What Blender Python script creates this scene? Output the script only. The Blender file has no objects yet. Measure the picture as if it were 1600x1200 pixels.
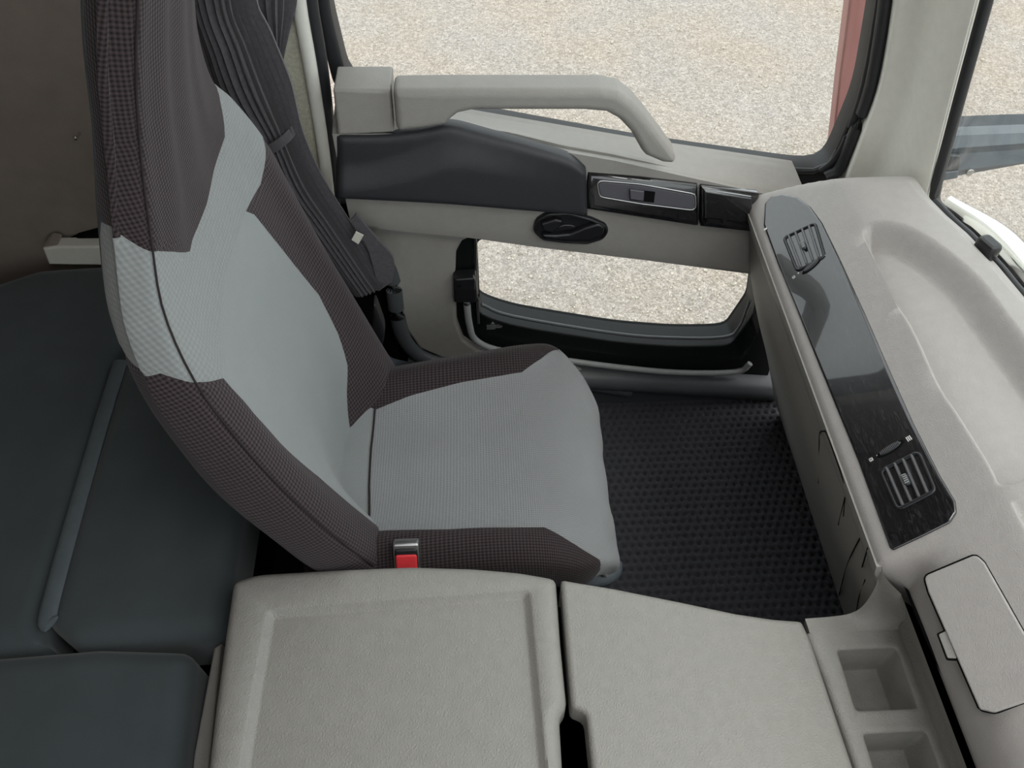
import bpy, bmesh
from mathutils import Vector, Matrix
from mathutils.bvhtree import BVHTree
import math, random
import numpy as np
# ------------------------------------------------------------------ camera geometry (used to read real positions off the photograph)
FPX, PITCH, YAW = 1230.0, math.radians(50.6), math.radians(2.4)
CAM = np.array([0.0, 0.0, 1.65])
_R = np.array([math.cos(YAW), -math.sin(YAW), 0.0]); _H = np.array([math.sin(YAW), math.cos(YAW), 0.0]); _Z = np.array([0, 0, 1.0])
_F = math.cos(PITCH)*_H - math.sin(PITCH)*_Z
_U = math.sin(PITCH)*_H + math.cos(PITCH)*_Z
def at(u, v, X=None, Y=None, Z=None, pl=None):
    """point of the real plane X=, Y=, Z= or (origin, normal) seen at a photograph position"""
    d = _F + (u-800)/FPX*_R + (600-v)/FPX*_U
    if pl is not None: t = np.dot(pl[0]-CAM, pl[1])/np.dot(d, pl[1])
    elif X is not None: t = (X-CAM[0])/d[0]
    elif Y is not None: t = (Y-CAM[1])/d[1]
    else: t = (Z-CAM[2])/d[2]
    return CAM+t*d
def ats(pts, **k): return [at(u, v, **k) for u, v in pts]
def catmull(P, n, closed=False):
    P = [np.array(p, float) for p in P]; m = len(P); out = []
    segs = m if closed else m-1
    for i in range(segs):
        p1, p2 = P[i], P[(i+1) % m]
        p0 = P[(i-1) % m] if closed or i > 0 else 2*p1-p2
        p3 = P[(i+2) % m] if closed or i+2 < m else 2*p2-p1
        for k in range(n):
            t = k/n
            out.append(0.5*((2*p1)+(-p0+p2)*t+(2*p0-5*p1+4*p2-p3)*t*t+(-p0+3*p1-3*p2+p3)*t**3))
    if not closed: out.append(P[-1])
    return np.array(out)
# seat surfaces: a ring of 20 control points carried along a spine in the XZ plane
def ring_pts(w, D, c, bol):
    h = [(0, -D), (-.45*w, -D), (-w+.03, -D+.004), (-w-.006, -D+.035), (-w-.012, -D*.5), (-w-.008, -.020), (-w+.004, 0),
         (-w+min(.04, .25*w), bol), (-w+min(.085, .5*w), bol*.2-.006+max(c, 0)*.6), (-.3*w, -.012+c*.85), (0, -.012+c)]
    return h + [(-a, b) for a, b in h[-2:0:-1]]
class Seat:
    def __init__(s, st, Yc, flip=1):
        st = np.array(st, float)
        n = 8
        sp = catmull(st, n)          # columns X Z w D c bol Yshift
        rows = []
        for i, r in enumerate(sp):
            a = sp[max(i-1, 0)]; b = sp[min(i+1, len(sp)-1)]
            t = b[:2]-a[:2]; t = t/np.linalg.norm(t); nn = np.array([t[1], -t[0]])*flip
            row = catmull(ring_pts(max(r[2], .02), r[3], r[4], r[5]), 8, True)
            rows.append([(r[0]+m*nn[0], Yc+r[6]+l, r[1]+m*nn[1]) for l, m in row])
        s.G = np.array(rows); s.nv, s.nu = s.G.shape[:2]
    def __call__(s, u, v):
        u = (u % 1.0)*s.nu; v = min(max(v, 0), 1)*(s.nv-1)
        i = int(u) % s.nu; j = min(int(v), s.nv-2); a = u-int(u); b = v-j; k = (i+1) % s.nu
        G = s.G
        return (G[j, i]*(1-a)+G[j, k]*a)*(1-b)+(G[j+1, i]*(1-a)+G[j+1, k]*a)*b
BACK = [ # X, Z, half width, depth, crown, bolster, y shift
 (-.160, .40, .214, .10, -.085, .004, 0), (-.205, .53, .229, .11, -.060, .006, 0), (-.243, .65, .240, .105, -.024, .008, 0), (-.278, .77, .245, .105, -.004, .009, 0),
 (-.304, .88, .246, .095, .002, .009, 0), (-.324, .98, .240, .085, .006, .006, 0), (-.340, 1.06, .208, .075, .014, .004, 0), (-.344, 1.12, .160, .065, .024, .005, 0),
 (-.333, 1.20, .132, .055, .028, .006, 0), (-.311, 1.28, .122, .055, .028, .006, 0), (-.282, 1.36, .112, .055, .026, .006, 0), (-.262, 1.42, .10, .05, .020, .004, 0),
 (-.254, 1.45, .06, .04, .008, .001, 0), (-.250, 1.46, .02, .03, 0, 0, 0)]
CUSH = [
 (-.31, .490, .200, .09, .0, .012, -.014), (-.25, .492, .209, .10, -.004, .016, -.014), (-.15, .495, .216, .10, -.006, .018, -.004), (-.03, .498, .226, .10, -.003, .016, .006),
 (.07, .505, .236, .10, .004, .010, .006), (.125, .505, .236, .095, .010, .002, -.001), (.166, .497, .208, .085, .012, 0, -.022), (.192, .476, .180, .07, .012, 0, -.04), (.205, .442, .166, .06, .01, 0, -.045),
 (.20, .405, .158, .05, .006, 0, -.045), (.175, .385, .14, .03, 0, 0, -.045)]
back_S = Seat(BACK, .80, 1)
cush_S = Seat(CUSH, .80, -1)
# ------------------------------------------------------------------ camera, sky, exposure
SC = bpy.context.scene
COL = SC.collection
cam_data = bpy.data.cameras.new('camera'); cam = bpy.data.objects.new('camera', cam_data); COL.objects.link(cam)
cam_data.sensor_fit = 'HORIZONTAL'; cam_data.sensor_width = 36.0; cam_data.lens = FPX*36.0/1600.0
cam_data.clip_start = .02; cam_data.clip_end = 300
cam.matrix_world = Matrix(((_R[0], _U[0], -_F[0], CAM[0]), (_R[1], _U[1], -_F[1], CAM[1]), (_R[2], _U[2], -_F[2], CAM[2]), (0, 0, 0, 1)))
SC.camera = cam
SC.view_settings.view_transform = 'Standard'; SC.view_settings.look = 'None'
SC.view_settings.gamma = 1.0; SC.view_settings.use_curve_mapping = False
SC.view_settings.exposure = 1.15
world = bpy.data.worlds.new('overcast_sky'); SC.world = world; world.use_nodes = True
wn, wl = world.node_tree.nodes, world.node_tree.links
bg = wn['Background']
tc = wn.new('ShaderNodeTexCoord'); sx = wn.new('ShaderNodeSeparateXYZ'); wr = wn.new('ShaderNodeValToRGB')
wl.new(tc.outputs['Generated'], sx.inputs[0]); wl.new(sx.outputs['Z'], wr.inputs[0]); wl.new(wr.outputs[0], bg.inputs['Color'])
wr.color_ramp.elements[0].position = 0.0; wr.color_ramp.elements[0].color = (.86, .90, .95, 1)
wr.color_ramp.elements[1].position = 1.0; wr.color_ramp.elements[1].color = (.97, .99, 1.0, 1)
bg.inputs['Strength'].default_value = 1.0
sun_d = bpy.data.lights.new('hazy_sun', 'SUN'); sun_d.energy = .7; sun_d.angle = math.radians(40); sun_d.color = (1, .96, .9)
sun = bpy.data.objects.new('hazy_sun', sun_d); COL.objects.link(sun); sun.location = (4, -2, 6)
sun.rotation_euler = Vector((-.22, .25, -1)).to_track_quat('-Z', 'Y').to_euler()
fill_light_d = bpy.data.lights.new('added_fill_light', 'AREA'); fill_light_d.energy = 3.0; fill_light_d.size = .5; fill_light_d.color = (.98, .99, 1)  # unseen area light added under the roof to brighten the cab interior
fill_light = bpy.data.objects.new('added_fill_light', fill_light_d); COL.objects.link(fill_light); fill_light.location = (.25, 0, 2.03)

# ------------------------------------------------------------------ materials
def lin(c):
    return tuple((x/255/12.92 if x/255 <= .04045 else ((x/255+.055)/1.055)**2.4) for x in c)
def material(name, rgb, rough=.5, bump=None, var=0., metallic=0., coat=0., spec=.5, sheen=0., uv=None, noise=(60, .12)):
    """bump = (scale per metre, distance in m, kind); uv = (cells per metre, dark rgb, distance) for a woven cloth"""
    m = bpy.data.materials.new(name); m.use_nodes = True
    n, l = m.node_tree.nodes, m.node_tree.links
    b = n['Principled BSDF']; c = (*lin(rgb), 1)
    b.inputs['Base Color'].default_value = c; b.inputs['Roughness'].default_value = rough; b.inputs['Metallic'].default_value = metallic
    b.inputs['Coat Weight'].default_value = coat; b.inputs['Coat Roughness'].default_value = .03
    b.inputs['Specular IOR Level'].default_value = spec; b.inputs['Sheen Weight'].default_value = sheen
    t = n.new('ShaderNodeTexCoord'); out = None
    if var:
        z = n.new('ShaderNodeTexNoise'); z.inputs['Scale'].default_value = noise[0]; z.inputs['Detail'].default_value = 5
        l.new(t.outputs['Object'], z.inputs['Vector'])
        h = n.new('ShaderNodeHueSaturation'); h.inputs['Color'].default_value = c
        mr = n.new('ShaderNodeMapRange'); mr.inputs[1].default_value = .3; mr.inputs[2].default_value = .7; mr.inputs[3].default_value = 1-var; mr.inputs[4].default_value = 1+var
        l.new(z.outputs['Fac'], mr.inputs[0]); l.new(mr.outputs[0], h.inputs['Value']); l.new(h.outputs[0], b.inputs['Base Color']); out = h.outputs[0]
    if uv:
        k, dark, dist = uv[:3]; lateral = uv[3] if len(uv) > 3 else 1.0
        s = n.new('ShaderNodeSeparateXYZ'); l.new(t.outputs['UV'], s.inputs[0])
        def mth(op, a, bb):
            q = n.new('ShaderNodeMath'); q.operation = op
            for i, v in enumerate((a, bb)):
                if isinstance(v, (int, float)): q.inputs[i].default_value = v
                elif v is not None: l.new(v, q.inputs[i])
            return q.outputs[0]
        U_, V_ = s.outputs['X'], s.outputs['Y']
        a1 = mth('SINE', mth('MULTIPLY', mth('ADD', mth('MULTIPLY', U_, lateral), V_), k*math.pi), None)
        a2 = mth('SINE', mth('MULTIPLY', mth('SUBTRACT', mth('MULTIPLY', U_, lateral), V_), k*math.pi), None)
        w = mth('MULTIPLY_ADD', mth('MULTIPLY', a1, a2), .5); w.node.inputs[2].default_value = .5
        mx = n.new('ShaderNodeMix'); mx.data_type = 'RGBA'; l.new(w, mx.inputs[0])
        mx.inputs[6].default_value = (*lin(dark), 1); mx.inputs[7].default_value = c
        if out: l.new(out, mx.inputs[7])
        l.new(mx.outputs[2], b.inputs['Base Color'])
        bp = n.new('ShaderNodeBump'); bp.inputs['Distance'].default_value = dist; bp.inputs['Strength'].default_value = .8
        l.new(w, bp.inputs['Height']); l.new(bp.outputs[0], b.inputs['Normal'])
    elif bump:
        sc_, dist, kind = bump
        if kind == 'leather':
            z = n.new('ShaderNodeTexVoronoi'); z.feature = 'DISTANCE_TO_EDGE'; z.inputs['Scale'].default_value = sc_
            w1 = n.new('ShaderNodeTexNoise'); w1.inputs['Scale'].default_value = sc_*.35; w1.inputs['Detail'].default_value = 3
            l.new(t.outputs['Object'], w1.inputs['Vector'])
            mxv = n.new('ShaderNodeMix'); mxv.data_type = 'VECTOR'; mxv.inputs[0].default_value = .012
            l.new(t.outputs['Object'], mxv.inputs[4]); l.new(w1.outputs['Color'], mxv.inputs[5]); l.new(mxv.outputs[1], z.inputs['Vector'])
            src = z.outputs['Distance']
        else:
            z = n.new('ShaderNodeTexNoise'); z.inputs['Scale'].default_value = sc_; z.inputs['Detail'].default_value = 4
            l.new(t.outputs['Object'], z.inputs['Vector']); src = z.outputs['Fac']
        bp = n.new('ShaderNodeBump'); bp.inputs['Distance'].default_value = dist; bp.inputs['Strength'].default_value = .6
        l.new(src, bp.inputs['Height']); l.new(bp.outputs[0], b.inputs['Normal'])
    return m
M = {}
M['trim'] = material('grey_trim_plastic', (145, 142, 136), .55, (380, .001, 'leather'), .03)
M['pillar'] = material('pale_pillar_plastic', (214, 213, 203), .6, (380, .0006, 'leather'), .03)
M['dash'] = material('warm_grey_dash_skin', (157, 153, 149), .48, (420, .001, 'leather'), .03)
M['console'] = material('grey_console_skin', (139, 137, 131), .5, (230, .0015, 'leather'), .04)
M['leatherette'] = material('black_leatherette', (46, 47, 50), .42, (600, .0006, 'leather'), .05)
M['black'] = material('black_plastic', (26, 26, 28), .38, (500, .0002, 'noise'), .1)
M['gap'] = material('dark_gap_plastic', (12, 12, 12), .9, None, .1, spec=.1)
M['vane'] = material('charcoal_vane_plastic', (84, 84, 86), .35, None, .04)
M['thread'] = material('dark_seam_thread', (44, 38, 39), .9, spec=.2)
M['rubber'] = material('black_rubber', (30, 31, 33), .5, (300, .0003, 'noise'), .12)
M['greyrubber'] = material('grey_rubber_lip', (150, 152, 150), .5, (300, .0003, 'noise'), .05)
M['sealblack'] = material('black_sealed_paint', (15, 18, 18), .5, None, .05, spec=.25)
M['darkgrey'] = material('charcoal_plastic', (72, 75, 77), .45, (400, .0004, 'noise'), .05)
M['switchgrey'] = material('switch_grey_plastic', (74, 73, 78), .4, None, .04)
M['fabric_dark'] = material('brown_black_woven_cloth', (66, 56, 57), .9, uv=(205, (19, 16, 17), .0011), spec=.2, sheen=.1)
M['fabric_dark_fine'] = material('brown_black_ribbed_cloth', (72, 61, 63), .9, uv=(190, (18, 15, 16), .0010), spec=.2, sheen=.1)
M['fabric_light'] = material('pale_grey_seat_cloth', (136, 140, 139), .95, uv=(330, (123, 127, 126), .0004), var=.05, spec=.2, sheen=.15, noise=(9, .1))
M['fabric_quilt'] = material('pale_grey_quilted_cloth', (134, 138, 136), .95, uv=(150, (121, 125, 123), .0009), var=.04, spec=.2, sheen=.15)
M['fabric_seat'] = material('mid_grey_twill_cloth', (138, 139, 139), .95, uv=(260, (112, 114, 115), .0006), var=.07, spec=.2, sheen=.15, noise=(8, .1))
M['bunk'] = material('slate_bunk_cloth', (65, 72, 74), .9, (900, .0004, 'noise'), .09, sheen=.2, spec=.2, noise=(12, .1))
M['bunkpipe'] = material('slate_piping_cloth', (88, 96, 99), .85, (900, .0004, 'noise'), .06, spec=.2)
M['felt'] = material('beige_felt_lining', (134, 124, 114), .95, (500, .0012, 'noise'), .07, sheen=.2, spec=.1, noise=(20, .1))
M['feltgrey'] = material('grey_green_felt', (184, 182, 164), .95, (700, .0015, 'noise'), .14, sheen=.1, spec=.1, noise=(220, .1))
M['curtain'] = material('black_curtain_cloth', (78, 76, 79), .85, (900, .0006, 'noise'), .14, sheen=.2, spec=.2, noise=(160, .1))
M['mat'] = material('black_carpet_mat', (64, 64, 68), .95, (700, .0015, 'noise'), .25, sheen=.1, spec=.15, noise=(500, .1))
M['chrome'] = material('chrome', (225, 225, 225), .08, metallic=1.)
M['steel'] = material('dull_metal', (180, 180, 178), .3, metallic=1.)
M['red'] = material('red_buckle_plastic', (226, 60, 66), .35, None, .05)
M['redpaint'] = material('dusty_red_paint', (176, 122, 117), .4, None, .05, coat=.2, noise=(5, .1))
M['staygrey'] = material('slate_mirror_stay', (86, 92, 97), .45, (200, .0003, 'noise'), .12, noise=(25, .1))
M['white'] = material('white_marking', (215, 215, 212), .6)
M['tag'] = material('ivory_tag', (200, 198, 184), .8)
# glossy black decor with fine wood streaks
M['gloss'] = material('gloss_black_decor', (15, 15, 17), .22, None, coat=1., spec=.5)
nt = M['gloss'].node_tree; t_ = nt.nodes.new('ShaderNodeTexCoord'); mp = nt.nodes.new('ShaderNodeMapping'); mp.inputs['Scale'].default_value = (260, 40, 260)
zz = nt.nodes.new('ShaderNodeTexNoise'); zz.inputs['Scale'].default_value = 1.; zz.inputs['Detail'].default_value = 6; zz.inputs['Roughness'].default_value = .7; zz.inputs['Distortion'].default_value = 1.5
cr_ = nt.nodes.new('ShaderNodeValToRGB'); cr_.color_ramp.elements[0].position = .5; cr_.color_ramp.elements[0].color = (*lin((13, 13, 15)), 1)
cr_.color_ramp.elements[1].position = .75; cr_.color_ramp.elements[1].color = (*lin((58, 58, 60)), 1)
nt.links.new(t_.outputs['Object'], mp.inputs[0]); nt.links.new(mp.outputs[0], zz.inputs['Vector']); nt.links.new(zz.outputs['Fac'], cr_.inputs[0]); nt.links.new(cr_.outputs[0], nt.nodes['Principled BSDF'].inputs['Base Color'])
# thin pane: mostly see-through, fresnel mirror
def glass(name, tint):
    m = bpy.data.materials.new(name); m.use_nodes = True; n, l = m.node_tree.nodes, m.node_tree.links
    n.remove(n['Principled BSDF']); tr = n.new('ShaderNodeBsdfTransparent'); gl = n.new('ShaderNodeBsdfGlossy'); mx = n.new('ShaderNodeMixShader'); fr = n.new('ShaderNodeLayerWeight'); pw = n.new('ShaderNodeMath'); sc_ = n.new('ShaderNodeMath')
    tr.inputs[0].default_value = (*tint, 1); gl.inputs['Roughness'].default_value = .0; fr.inputs[0].default_value = .5; pw.operation = 'POWER'; pw.inputs[1].default_value = 5; sc_.operation = 'MULTIPLY_ADD'; sc_.inputs[1].default_value = .9; sc_.inputs[2].default_value = .03
    l.new(fr.outputs['Facing'], pw.inputs[0]); l.new(pw.outputs[0], sc_.inputs[0]); l.new(sc_.outputs[0], mx.inputs[0]); l.new(tr.outputs[0], mx.inputs[1]); l.new(gl.outputs[0], mx.inputs[2]); l.new(mx.outputs[0], n['Material Output'].inputs[0])
    return m
M['glass'] = glass('window_glass', (.96, .98, .97))
# gravel: pale grit seen from above
def gravel(name, k):
    m = bpy.data.materials.new(name); m.use_nodes = True; n, l = m.node_tree.nodes, m.node_tree.links; b = n['Principled BSDF']; b.inputs['Roughness'].default_value = .95
    t = n.new('ShaderNodeTexCoord')
    v = n.new('ShaderNodeTexVoronoi'); v.inputs['Scale'].default_value = 55; l.new(t.outputs['Object'], v.inputs['Vector'])
    v2 = n.new('ShaderNodeTexVoronoi'); v2.inputs['Scale'].default_value = 110; l.new(t.outputs['Object'], v2.inputs['Vector'])
    z = n.new('ShaderNodeTexNoise'); z.inputs['Scale'].default_value = 1.3; z.inputs['Detail'].default_value = 6; l.new(t.outputs['Object'], z.inputs['Vector'])
    r1 = n.new('ShaderNodeValToRGB'); e = r1.color_ramp.elements
    e[0].position = .0; e[0].color = (*lin([x*k for x in (120, 113, 104)]), 1); e[1].position = 1.; e[1].color = (*lin([x*k for x in (220, 211, 202)]), 1)
    x = e.new(.5); x.color = (*lin([x*k for x in (171, 162, 151)]), 1)
    r2 = n.new('ShaderNodeValToRGB'); e = r2.color_ramp.elements; e[0].position = .35; e[0].color = (*lin([x*k for x in (178, 162, 146)]), 1); e[1].position = .65; e[1].color = (*lin([x*k for x in (172, 165, 163)]), 1)
    l.new(z.outputs['Fac'], r2.inputs[0])
    sep = n.new('ShaderNodeSeparateColor'); l.new(v.outputs['Color'], sep.inputs[0]); sep2 = n.new('ShaderNodeSeparateColor'); l.new(v2.outputs['Color'], sep2.inputs[0])
    av = n.new('ShaderNodeMath'); av.operation = 'MULTIPLY_ADD'; av.inputs[1].default_value = .5; l.new(sep.outputs[0], av.inputs[0]); h2 = n.new('ShaderNodeMath'); h2.operation = 'MULTIPLY'; h2.inputs[1].default_value = .5; l.new(sep2.outputs[1], h2.inputs[0]); l.new(h2.outputs[0], av.inputs[2])
    l.new(av.outputs[0], r1.inputs[0])
    mx = n.new('ShaderNodeMix'); mx.data_type = 'RGBA'; mx.inputs[0].default_value = .42; l.new(r1.outputs[0], mx.inputs[6]); l.new(r2.outputs[0], mx.inputs[7]); l.new(mx.outputs[2], b.inputs['Base Color'])
    sm = n.new('ShaderNodeMath'); sm.operation = 'ADD'; l.new(v.outputs['Distance'], sm.inputs[0]); l.new(v2.outputs['Distance'], sm.inputs[1])
    bp = n.new('ShaderNodeBump'); bp.invert = True; bp.inputs['Distance'].default_value = .012; bp.inputs['Strength'].default_value = 1.; l.new(sm.outputs[0], bp.inputs['Height']); l.new(bp.outputs[0], b.inputs['Normal'])
    return m
M['ground'] = gravel('gravel_ground', .98)
M['stone'] = material('gravel_stone', (170, 163, 150), .9, None, .55, noise=(70, .1))

# ------------------------------------------------------------------ building helpers
OFF = {}                                              # world origin of every object that may be a parent
def thing(name, label, cat, loc=(0, 0, 0), group=None, kind=None):
    o = bpy.data.objects.new(name, None); COL.objects.link(o); o.location = loc; o.empty_display_size = .05
    o['label'] = label
    if cat: o['category'] = cat
    if group: o['group'] = group
    if kind: o['kind'] = kind
    OFF[o.name] = np.array(loc, float); return o
def tag(o, label, cat, group=None, kind=None):
    o['label'] = label
    if cat: o['category'] = cat
    if group: o['group'] = group
    if kind: o['kind'] = kind
    return o
def mk(name, V, F, mat, parent=None, sharp=35, uv=None, normals=None, label=None):
    off = OFF[parent.name] if parent else np.zeros(3)
    V = np.asarray(V, float)
    org = off if parent else V.mean(0)*np.array([1, 1, 0])+np.array([0, 0, V[:, 2].min()])
    me = bpy.data.meshes.new(name); me.from_pydata((V-org).tolist(), [], [list(map(int, f)) for f in F]); me.materials.append(mat)
    if uv is not None:
        ly = me.uv_layers.new(name='cloth'); idx = np.zeros(len(me.loops), int); me.loops.foreach_get('vertex_index', idx)
        ly.data.foreach_set('uv', np.asarray(uv, float)[idx].ravel())
    me.polygons.foreach_set('use_smooth', [True]*len(me.polygons))
    if normals is not None: me.normals_split_custom_set_from_vertices(np.asarray(normals).tolist())
    elif sharp < 180: me.set_sharp_from_angle(angle=math.radians(sharp))
    me.update()
    o = bpy.data.objects.new(name, me); COL.objects.link(o)
    if parent: o.parent = parent; OFF[o.name] = off
    else: o.location = org; OFF[o.name] = org
    if label: o['label'] = label
    return o
def fixnorm(V, F):
    bm = bmesh.new(); vs = [bm.verts.new(v) for v in V]
    for f in F:
        try: bm.faces.new([vs[i] for i in f])
        except ValueError: pass
    bmesh.ops.remove_doubles(bm, verts=bm.verts, dist=2e-6)
    bmesh.ops.dissolve_degenerate(bm, edges=bm.edges, dist=1e-6)
    bmesh.ops.recalc_face_normals(bm, faces=bm.faces); bm.verts.index_update()
    V2 = [tuple(v.co) for v in bm.verts]; F2 = [[v.index for v in f.verts] for f in bm.faces]; bm.free(); return V2, F2
def grid_faces(nr, nc, closed=False):
    F = []
    for r in range(nr-1):
        for c in range(nc if closed else nc-1):
            d = (c+1) % nc
            F.append((r*nc+c, r*nc+d, (r+1)*nc+d, (r+1)*nc+c))
    return F
def rings(name, R, mat, parent=None, cap0=True, cap1=True, sharp=35, label=None):
    n = len(R[0]); V = np.concatenate([np.asarray(r, float) for r in R]); F = grid_faces(len(R), n, True)
    def flat_rim(r0, r1):                             # a hair-wide rim in the cap's own plane keeps the cap's shading flat
        c = r0.mean(0); nn = np.zeros(3)
        for i in range(n): nn += np.cross(r0[i]-c, r0[(i+1) % n]-c)
        if np.linalg.norm(nn) < 1e-12: return r0
        nn /= np.linalg.norm(nn); return inset(r0, nn, min(.0006, .05*np.linalg.norm(r0-c, axis=1).min()))
    V = [np.asarray(r, float) for r in R]
    if cap0: V = [flat_rim(V[0], V[1])]+V
    if cap1: V = V+[flat_rim(V[-1], V[-2])]
    m_ = len(V); V = np.concatenate(V); F = grid_faces(m_, n, True)
    for on, o_ in ((cap0, 0), (cap1, (m_-1)*n)):
        if on:
            c = [i for i in range(n) if np.linalg.norm(V[o_+i]-V[o_+i-1 if i else o_+n-1]) > 1e-6]
            if len(c) > 2: F.append([o_+i for i in c])
    V, F = fixnorm(V, F); return mk(name, V, F, mat, parent, sharp, label=label)
def fillet(P, r, k=5):
    """round the corners of a closed polygon; r a number or one per corner"""
    P = [np.asarray(p, float) for p in P]; n = len(P); out = []
    for i in range(n):
        a, b, c = P[i-1], P[i], P[(i+1) % n]; ri = r[i] if hasattr(r, '__len__') else r
        d1 = a-b; d2 = c-b; l1 = np.linalg.norm(d1); l2 = np.linalg.norm(d2); d1 = d1/l1; d2 = d2/l2
        ang = math.acos(np.clip(np.dot(d1, d2), -1, 1)); q = min(ri/math.tan(max(ang, .05)/2), .48*l1, .48*l2)
        if ri <= 0 or ang > 3.05: out.append(b); continue
        s, e = b+d1*q, b+d2*q
        for j in range(k+1):
            t = j/k; out.append((1-t)**2*s+2*t*(1-t)*b+t*t*e)
    return np.array(out)
def inset(P, n, d):
    """move a closed planar polygon inwards by d; repeated points move together"""
    P = np.asarray(P, float); keep = [i for i in range(len(P)) if np.linalg.norm(P[i]-P[i-1]) > 2e-6]
    if len(keep) < 3: return P
    Q = inset_(P[keep], np.asarray(n, float), d); out = np.zeros_like(P); k = len(keep)-1
    for i in range(len(P)):
        if i in keep: k = keep.index(i)
        out[i] = Q[k]
    return out
def inset_(P, n, d):
    area = sum(np.dot(np.cross(P[i], P[(i+1) % len(P)]), n) for i in range(len(P)))
    s = 1 if area > 0 else -1; E = np.roll(P, -1, 0)-P; E = E/np.maximum(np.linalg.norm(E, axis=1), 1e-9)[:, None]
    N = s*np.cross(n, E); A = np.roll(N, 1, 0)+N; L = np.linalg.norm(A, axis=1)[:, None]; A = A/np.maximum(L, 1e-6)
    c = np.maximum((A*N).sum(1), .35)[:, None]
    Q = P+A*d/c; m = len(Q)
    for _ in range(14):                               # collapse folds to the crossing point of the neighbouring offset edges
        EQ = np.roll(Q, -1, 0)-Q; bad = ((EQ*E).sum(1) < 2e-7)
        if not bad.any() or bad.all(): break
        i0 = next(i for i in range(m) if bad[i] and not bad[i-1]); i = i0
        while i < i0+m:
            if not bad[i % m]: i += 1; continue
            j = i
            while bad[j % m] and j < i+m: j += 1
            ids = [q % m for q in range(i, j+1)]; ea, eb = E[(i-1) % m], E[j % m]; pa, pb = P[i % m]+N[(i-1) % m]*d, P[j % m]+N[j % m]*d
            den = np.dot(np.cross(ea, eb), n); X = Q[ids].mean(0)
            if abs(den) > .05: X = pa+ea*np.dot(np.cross(pb-pa, eb), n)/den
            Q[ids] = X; i = j+1
    return Q
def slab(name, P, n, depth, r, mat, parent=None, k=4, label=None, dish=0, sharp=35):
    """a plate with rounded front edges: outline P (3D, planar), front normal n, thickness depth, edge radius r"""
    n = np.asarray(n, float); n = n/np.linalg.norm(n); R = [np.asarray(P)-n*depth, np.asarray(P)-n*r]
    for j in range(1, k+1):
        a = j/k*math.pi/2; R.append(inset(P, n, r*(1-math.cos(a)))-n*r*(1-math.sin(a)))
    if dish: R.append(inset(P, n, r*1.6)-n*dish*.5); R.append(inset(P, n, r*2.2)-n*dish)
    return rings(name, R, mat, parent, sharp=sharp, label=label)
def frame(name, O, I, n, depth, r, mat, parent=None, k=3, label=None):
    """ring plate between outline O and opening I (same number of points)"""
    n = np.asarray(n, float); n = n/np.linalg.norm(n); O = np.asarray(O); I = np.asarray(I)
    R = [O-n*depth, O-n*r]
    for j in range(1, k+1):
        a = j/k*math.pi/2; R.append(inset(O, n, r*(1-math.cos(a)))-n*r*(1-math.sin(a)))
    for j in range(k, -1, -1):
        a = j/k*math.pi/2; R.append(inset(I, n, -r*(1-math.cos(a)))-n*r*(1-math.sin(a)))
    R.append(I-n*depth); R.append(R[0])
    return rings(name, R, mat, parent, False, False, label=label)
def resample(P, n):
    P = np.asarray(P, float); Q = np.vstack([P, P[:1]]); L = np.concatenate([[0], np.cumsum(np.linalg.norm(np.diff(Q, axis=0), axis=1))])
    t = np.linspace(0, L[-1], n, endpoint=False); return np.array([[np.interp(x, L, Q[:, k]) for k in range(3)] for x in t])
def resample_open(P, n):
    P = np.asarray(P, float); L = np.concatenate([[0], np.cumsum(np.linalg.norm(np.diff(P, axis=0), axis=1))])
    t = np.linspace(0, L[-1], n); return np.array([[np.interp(x, L, P[:, k]) for k in range(P.shape[1])] for x in t])
def tube(name, P, ra, mat, parent=None, rb=None, up=(0, 0, 1), seg=12, label=None, smooth=4):
    """sweep an ellipse (ra sideways, rb along up) along P; ra may be one value per point"""
    P = [np.asarray(p, float) for p in P]; m = len(P); ra = ra if hasattr(ra, '__len__') else [ra]*m; rb = ra if rb is None else (rb if hasattr(rb, '__len__') else [rb]*m)
    Q = np.array([[*p, a, b] for p, a, b in zip(P, ra, rb)]); Q = catmull(Q, smooth) if m > 2 and smooth > 1 else Q; R = []
    for i in range(len(Q)):
        t = Q[min(i+1, len(Q)-1), :3]-Q[max(i-1, 0), :3]; t = t/np.linalg.norm(t); s = np.cross(t, up); s = s/max(np.linalg.norm(s), 1e-6); w = np.cross(s, t)
        R.append([Q[i, :3]+s*math.cos(2*math.pi*j/seg)*Q[i, 3]+w*math.sin(2*math.pi*j/seg)*Q[i, 4] for j in range(seg)])
    return rings(name, R, mat, parent, label=label, sharp=60)
def box(name, c, s, mat, parent=None, bevel=.004, ax=None, label=None):
    """bevelled box; ax = (e1,e2,e3) unit axes"""
    e = np.eye(3) if ax is None else np.array(ax, float); h = np.array(s)/2; b = min(bevel, min(h)*.9)
    P = fillet([np.asarray(c)+e[0]*x*h[0]+e[1]*y*h[1] for x, y in ((-1, -1), (1, -1), (1, 1), (-1, 1))], min(b*1.5, min(h[:2])*.8), 3)
    R = [inset(P, e[2], b)-e[2]*h[2], inset(P, e[2], b*.3)-e[2]*(h[2]-b*.3), P-e[2]*(h[2]-b), P+e[2]*(h[2]-b), inset(P, e[2], b*.3)+e[2]*(h[2]-b*.3), inset(P, e[2], b)+e[2]*h[2]]
    return rings(name, R, mat, parent, label=label)
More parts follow.
